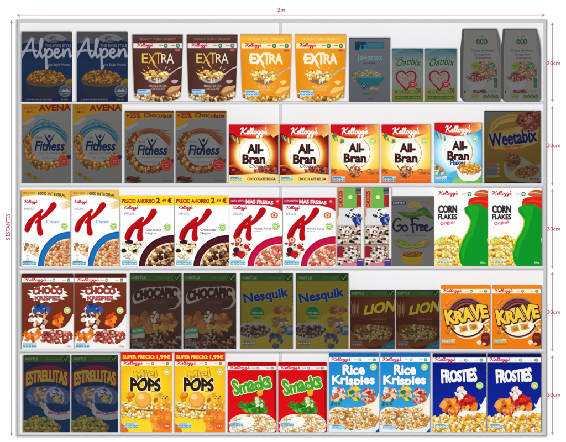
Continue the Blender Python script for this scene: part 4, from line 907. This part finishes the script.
# ------------------------------------------------------------------ dimension lines printed on the wall
def wall_text(s, cx, cy, hpx, wpx, parent, rot=0, bold=.02):
    fs = text_tris(s, bold); b = bbox(fs); V, F = [], []
    r = math.radians(rot); k = 0
    for f in fs:
        i0 = len(V)
        for p in f:
            u = ((p[0] - b[0]) / (b[2] - b[0]) - .5) * wpx; v = ((p[1] - b[1]) / (b[3] - b[1]) - .5) * hpx
            X, Y = u * math.cos(r) - v * math.sin(r), u * math.sin(r) + v * math.cos(r)
            V.append((PX(cx + X) - parent.location.x, -0.0006, PZ(cy - Y) - parent.location.z))
        F.append([i0, i0 + 1, i0 + 2])
    return link_mesh('caption', V, F, M_CAP, parent)
def dim_line(x0, y0, x1, y1, label, mat, t=.9, cap=None, name='dimension_line', group=None):
    root = bpy.data.objects.new(name, None); scene.collection.objects.link(root)
    root.location = (PX((x0 + x1) / 2), -0.0004, PZ((y0 + y1) / 2)); root['label'] = label; root['category'] = 'dimension line'
    if group: root['group'] = group
    ox, oy, oz = root.location
    def q(x, y, d=0): return (PX(x) - ox, d, PZ(y) - oz)
    dx, dy = x1 - x0, y1 - y0; l = math.hypot(dx, dy); dx /= l; dy /= l; nx, ny = -dy, dx; h = t / 2
    link_mesh('line', [q(x0 + nx * h, y0 + ny * h), q(x1 + nx * h, y1 + ny * h), q(x1 - nx * h, y1 - ny * h), q(x0 - nx * h, y0 - ny * h)], [[0, 1, 2, 3]], mat, root)
    for (x, y, sg) in ((x0, y0, 1), (x1, y1, -1)):
        link_mesh('arrowhead', [q(x - dx * sg * .3, y - dy * sg * .3, -.0003), q(x + dx * sg * 3 + nx * 1.7, y + dy * sg * 3 + ny * 1.7, -.0003), q(x + dx * sg * 2.2, y + dy * sg * 2.2, -.0003), q(x + dx * sg * 3 - nx * 1.7, y + dy * sg * 3 - ny * 1.7, -.0003)], [[0, 1, 2], [0, 2, 3]], M_INK2, root)
    if cap: wall_text(*cap[:5], root, *cap[5:])
    return root
dim_line(17, 15.2, 545, 15.2, 'long pink horizontal width line with arrowheads above the shelving unit', M_INK, 1.0, ('2m', 281.3, 9.6, 3.8, 7.6))
dim_line(11.5, 20, 11.5, 436, 'tall mauve vertical height line down the left of the shelving unit', M_INK2, .8, ('5 ESTANTES', 8.0, 227, 4.0, 26, 90))
names = ['top shelf', 'second shelf', 'middle shelf', 'fourth shelf', 'bottom shelf']
for i, (y0, y1, cy) in enumerate([(22.5, 102, 63), (106, 185.5, 145.3), (188.8, 268.5, 228.8), (272, 351.5, 312), (355.5, 435, 394.8)]):
    dim_line(552.4, y0, 552.4, y1, 'short mauve height line with 30cm caption beside the ' + names[i], M_INK2, .8, ('30cm', 553.8, cy, 4.0, 13), group='height lines beside the shelves')

# ------------------------------------------------------------------ packs
def carton_body(a, top, side, depth):
    w_, h_ = a.wm, a.wm * a.H / 100
    V, F = box_geo(-w_ / 2, 0.0, 0.0, w_ / 2, depth, h_, 0.0007)
    C = []
    for v in V:
        c = side if v[2] < h_ - .001 else top
        C.append([lin(k) for k in c])
    # glued top flap and its seam
    V2, F2 = box_geo(-w_ / 2 + .002, depth * .15, h_, w_ / 2 - .002, depth * .98, h_ + .0005, 0)
    n = len(V); V += V2; F += [[i + n for i in f] for f in F2]; C += [[lin(k * .96) for k in top]] * len(V2)
    return V, F, C
def pouch_body(a, outline, col, depthf, depth):
    """closed skin behind the printed front: front rim, back skin with its own bulge"""
    k = a.wm / 100; V, F, C = [], [], []
    n = len(outline); cx = 50; cy = a.H / 2
    rings = [(1.0, 0.0), (1.0, .35), (.985, .7), (.93, .93), (.8, 1.0), (.4, 1.05)]
    for s_, d in rings:
        for (x, y) in outline:
            X = cx + (x - cx) * s_; Y = cy + (y - cy) * s_ if s_ < 1 else y
            base = 1 if y > a.H * .3 else y / (a.H * .3)
            V.append(((X - 50) * k, d * depth * (0.12 + .88 * base), (a.H - Y) * k)); C.append([lin(v) for v in col])
    for r in range(len(rings) - 1):
        for i in range(n):
            j = (i + 1) % n
            F.append([r * n + i, r * n + j, (r + 1) * n + j, (r + 1) * n + i])
    F.append([(len(rings) - 1) * n + i for i in range(n)])
    return V, F, C

DIM = {'d_alpen', 'd_greybox', 'd_heart', 'd_eco', 'd_weet', 'd_gofree', 'd_chocapic', 'd_nesquik', 'd_lion', 'd_stars'}
def pack(name, cat, design, rects, labels, top=(200, 200, 200), side=(200, 200, 200), kind='carton', depth=0.054, group=''):
    x0, y0, x1, y1 = rects[0]
    a = Art(x1 - x0, y1 - y0)
    if kind == 'pouch':
        H = a.H
        a.clip = [(0, 0), (100, 0), (99.6, 30), (97, H * .8), (95.5, H - 8), (84, H - 3.6), (66, H - .8), (50, H), (34, H - .8), (16, H - 3.6), (5.5, H - 8), (3, H * .8), (.4, 30)]
    design(a)
    if group in ('dim boxes with blue rings', 'dim boxes with brown rings') or design.__name__ in DIM:
        for nm, fc, lb in a.parts:
            fc[:] = [(z, [(p[0], p[1], mix(mul(p[2], .97), (68, 70, 71), .15)) for p in f]) for z, f in fc]
    root = bpy.data.objects.new(name, None); scene.collection.objects.link(root)
    if kind == 'carton':
        a.build(root, M_CARD, carton_body(a, top, side, depth))
    else:
        H = a.H
        if kind == 'pouch':
            def df(x, y):
                u = max(0, 1 - ((x - 50) / 50) ** 2); v = max(0, min(1, (y - 17) / 50)) ; e = max(0, min(1, (H - y) / 14))
                return .014 * u * v * math.sqrt(e)
            body = pouch_body(a, a.clip, side, df, depth)
            a.build(root, M_FOIL, body, df, 7.0, 5.0)
        else:
            def df(x, y):
                u = max(0, 1 - ((x - 52) / 50) ** 4); v = max(0, min(1, y / 60))
                return .008 * u * v
            body = pouch_body(a, a.clip, side, df, depth)
            a.build(root, M_PAPER, body, df, 6.0, 5.0)
    def children(o): return [c for c in scene.collection.objects if c.parent == o]
    kids = children(root)
    roots = [root]
    for r in rects[1:]:
        c = root.copy(); scene.collection.objects.link(c)
        for k in kids:
            d = k.copy(); scene.collection.objects.link(d); d.parent = c
        roots.append(c)
    for i, (o, r) in enumerate(zip(roots, rects)):
        o.location = (PX((r[0] + r[2]) / 2), FRONT + (0.014 if kind == 'pouch' else 0.008 if kind == 'bag' else 0) + RJ.uniform(0, .002), PZ(r[3]))
        o.scale = ((r[2] - r[0]) / (x1 - x0), 1, (r[3] - r[1]) / (y1 - y0))
        o.rotation_euler = (0, 0, math.radians(RJ.uniform(-.15, .15)))
        o['label'] = labels[i]; o['category'] = cat; o['group'] = group
RJ = random.Random(5)
B1, B2, B3, B4, B5 = 101.6, 183.2, 266.0, 348.7, 432.2
CB = 'cereal box'
pack('cereal_box', CB, d_alpen, [(21.9, 32.1, 72.1, B1), (77.1, 32.1, 127.8, B1)],
     ['navy muesli box with white script in the top left corner of the shelves', 'navy muesli box with white script directly left of the first brown pouch'], (60, 62, 58), (20, 34, 66), group='navy muesli boxes')
pack('cereal_pouch', 'cereal pouch', lambda a: d_extra(a, True), [(132.4, 34.6, 182.9, B1 + .2), (186.7, 34.6, 237.6, B1 + .2)],
     ['brown muesli pouch with gold lettering standing beside the navy box', 'brown muesli pouch with gold lettering standing beside the yellow pouch'], (80, 40, 34), (70, 38, 32), 'pouch', group='brown muesli pouches')
pack('cereal_pouch', 'cereal pouch', lambda a: d_extra(a, False), [(240.4, 34.6, 291.7, B1 + .2), (294.9, 34.6, 346.1, B1 + .2)],
     ['yellow orange muesli pouch standing beside the brown pouch, in front of the centre post', 'yellow orange muesli pouch standing beside the slate grey box'], (240, 160, 20), (236, 150, 16), 'pouch', group='yellow muesli pouches')
pack('cereal_box', CB, d_greybox, [(349.0, 38.0, 390.0, B1)], ['slate grey box with teal bowl of oats between yellow pouch and heart box'], (80, 84, 90), (92, 96, 104))
pack('cereal_box', CB, d_heart, [(391.7, 48.7, 423.0, B1), (424.8, 48.7, 456.4, B1)],
     ['small dim box with red heart outline, directly right of the slate grey box', 'small dim box with red heart outline, directly left of the grey paper bags'], (44, 70, 80), (100, 106, 100), group='small heart boxes')
pack('cereal_bag', 'cereal bag', d_eco, [(460.3, 28.9, 500.9, B1 + .4), (500.9, 28.9, 540.4, B1 + .4)],
     ['grey organic oat bag with green eco mark, standing beside the small heart box', 'grey organic oat bag with green eco mark in the top right corner'], (90, 90, 90), (96, 95, 94), 'bag', .05, group='grey oat bags')
pack('cereal_box', CB, lambda a: fitness(a, False), [(22.4, 103.9, 71.4, B2), (73.1, 103.9, 122.1, B2)],
     ['dim grey box with blue ring and orange oat banner, against the left side panel', 'dim grey box with blue ring and orange oat banner, beside the chocolate ring box'], (120, 80, 16), (104, 103, 102), group='dim boxes with blue rings')
pack('cereal_box', CB, lambda a: fitness(a, True), [(125.0, 110.9, 174.0, B2), (175.7, 110.9, 226.4, B2)],
     ['dim grey box with brown flake ring, directly right of the blue ring boxes', 'dim grey box with brown flake ring, directly left of the dark red bran box'], (100, 60, 30), (104, 103, 102), group='dim boxes with brown rings')
pack('cereal_box', CB, lambda a: allbran(a, 'choco'), [(229.0, 124.6, 278.3, B2), (279.7, 124.6, 328.7, B2)],
     ['dark red chocolate bran box with glowing centre, beside the dim brown ring box', 'dark red chocolate bran box with glowing centre, beside the yellow bran box'], (200, 8, 24), (90, 10, 10), group='dark red chocolate bran boxes')
pack('cereal_box', CB, lambda a: allbran(a, 'plain'), [(330.5, 124.6, 379.0, B2), (381.5, 124.6, 430.3, B2)],
     ['yellow bran box with red top band, directly right of the dark red one', 'yellow bran box with red top band, directly left of the blue one'], (206, 8, 24), (250, 190, 60), group='yellow bran boxes')
pack('cereal_box', CB, lambda a: allbran(a, 'flakes'), [(434.5, 122.8, 481.5, B2)], ['bright blue bran flakes box with red top and white bowl'], (206, 8, 24), (40, 160, 220))
pack('cereal_box', CB, d_weet, [(484.2, 110.9, 540.4, B2)], ['dim olive yellow box with navy lettering and wheat biscuits, right end of second shelf'], (50, 60, 66), (90, 72, 22))
pack('cereal_box', CB, lambda a: specialk(a, 'classic'), [(21.3, 190.0, 70.3, B3), (71.4, 190.0, 119.3, B3)],
     ['white box with red letter K and blue bowl, against the left side panel', 'white box with red letter K and blue bowl, beside the yellow price banner box'], (246, 214, 100), (250, 250, 250), group='white boxes with blue bowls')
pack('cereal_box', CB, lambda a: specialk(a, 'choc'), [(120.6, 195.9, 174.0, B3), (175.0, 195.9, 228.9, B3)],
     ['white red K box with yellow price banner and maroon bowl, beside the blue bowl box', 'white red K box with yellow price banner and maroon bowl, beside the crimson bowl box'], (255, 226, 22), (250, 250, 250), group='white boxes with maroon bowls')
pack('cereal_box', CB, lambda a: specialk(a, 'red'), [(229.4, 197.9, 282.2, B3), (283.0, 197.9, 335.4, B3)],
     ['white red K box with crimson banner and bowl, beside the maroon bowl box', 'white red K box with crimson banner and bowl, beside the narrow patterned box'], (176, 10, 60), (250, 250, 250), group='white boxes with crimson bowls')
pack('cereal_box', CB, d_puppies, [(337.0, 187.6, 363.6, B3), (364.6, 187.6, 391.3, B3)],
     ['tall narrow patchwork box with green top, directly right of the crimson bowl box', 'tall narrow patchwork box with green top, directly left of the dim grey corn flakes box'], (150, 140, 120), (224, 214, 208), group='narrow patchwork boxes')
pack('cereal_box', CB, d_gofree, [(391.9, 196.4, 433.8, B3)], ['dim grey corn flakes box with navy script and yellow bowl'], (80, 78, 76), (104, 102, 100))
pack('cereal_box', CB, d_corn, [(434.3, 187.9, 487.7, B3), (488.2, 187.9, 541.6, B3)],
     ['white corn flakes box with large green shape, directly right of the dim grey box', 'white corn flakes box with large green shape, against the right side panel'], (255, 255, 254), (250, 250, 250), group='white corn flakes boxes')
pack('cereal_box', CB, krispies_choc, [(21.9, 273.9, 73.4, B4), (74.4, 273.9, 126.3, B4)],
     ['bright brown chocolate cereal box with white splash, against the left side panel', 'bright brown chocolate cereal box with white splash, beside the dim green-topped brown box'], (84, 28, 20), (118, 46, 28), group='bright brown chocolate boxes')
pack('cereal_box', CB, d_chocapic, [(130.2, 273.4, 181.7, B4), (183.4, 273.4, 236.2, B4)],
     ['dim dark brown box with green top band, beside the bright brown boxes', 'dim dark brown box with green top band, beside the dim yellow box'], (40, 50, 30), (52, 30, 24), group='dim dark brown boxes')
pack('cereal_box', CB, d_nesquik, [(240.4, 273.4, 292.9, B4), (295.9, 273.4, 348.4, B4)],
     ['dim yellow box with navy lettering, directly right of the dim brown box', 'dim yellow box with navy lettering, directly left of the short dark maroon box'], (40, 50, 30), (104, 90, 22), group='dim yellow boxes')
pack('cereal_box', CB, d_lion, [(350.2, 289.8, 394.7, B4), (396.0, 289.8, 439.5, B4)],
     ['short dark maroon box with yellow slanted lettering, beside the dim yellow box', 'short dark maroon box with yellow slanted lettering, beside the orange box'], (40, 46, 28), (56, 24, 14), group='short dark maroon boxes')
pack('cereal_box', CB, d_krave, [(440.9, 285.1, 489.9, B4), (492.2, 285.1, 541.1, B4)],
     ['bright orange box with brown ring, directly right of the dark maroon box', 'bright orange box with brown ring, against the right side panel'], (240, 130, 14), (240, 126, 12), group='bright orange boxes')
pack('cereal_box', CB, d_stars, [(23.6, 354.9, 69.9, B5), (71.6, 354.9, 118.1, B5)],
     ['dim navy box with gold arched lettering in the bottom left corner', 'dim navy box with gold arched lettering, beside the bright yellow box'], (40, 54, 30), (20, 32, 66), group='dim navy boxes')
pack('cereal_box', CB, d_pops, [(121.1, 352.7, 172.0, B5), (174.7, 352.7, 225.0, B5)],
     ['yellow box with red price banner, directly right of the dim navy boxes', 'yellow box with red price banner, directly left of the red box'], (220, 24, 14), (250, 196, 30), group='yellow boxes with price banners')
pack('cereal_box', CB, d_smacks, [(227.9, 362.3, 276.5, B5), (278.2, 362.3, 326.7, B5)],
     ['bright red box with green lettering, beside the yellow price banner box', 'bright red box with green lettering, beside the sky blue box'], (176, 6, 16), (210, 6, 14), group='bright red boxes')
pack('cereal_box', CB, d_rice, [(329.0, 353.1, 378.8, B5), (380.3, 353.1, 430.0, B5)],
     ['sky blue rice cereal box with white lettering, beside the red box', 'sky blue rice cereal box with white lettering, beside the deep blue box'], (14, 100, 180), (30, 140, 210), group='sky blue rice boxes')
pack('cereal_box', CB, d_frost, [(432.5, 353.4, 486.2, B5), (487.2, 353.4, 541.1, B5)],
     ['deep blue flakes box with white lettering, beside the sky blue box', 'deep blue flakes box with white lettering in the bottom right corner'], (10, 20, 92), (10, 30, 140), group='deep blue flakes boxes')
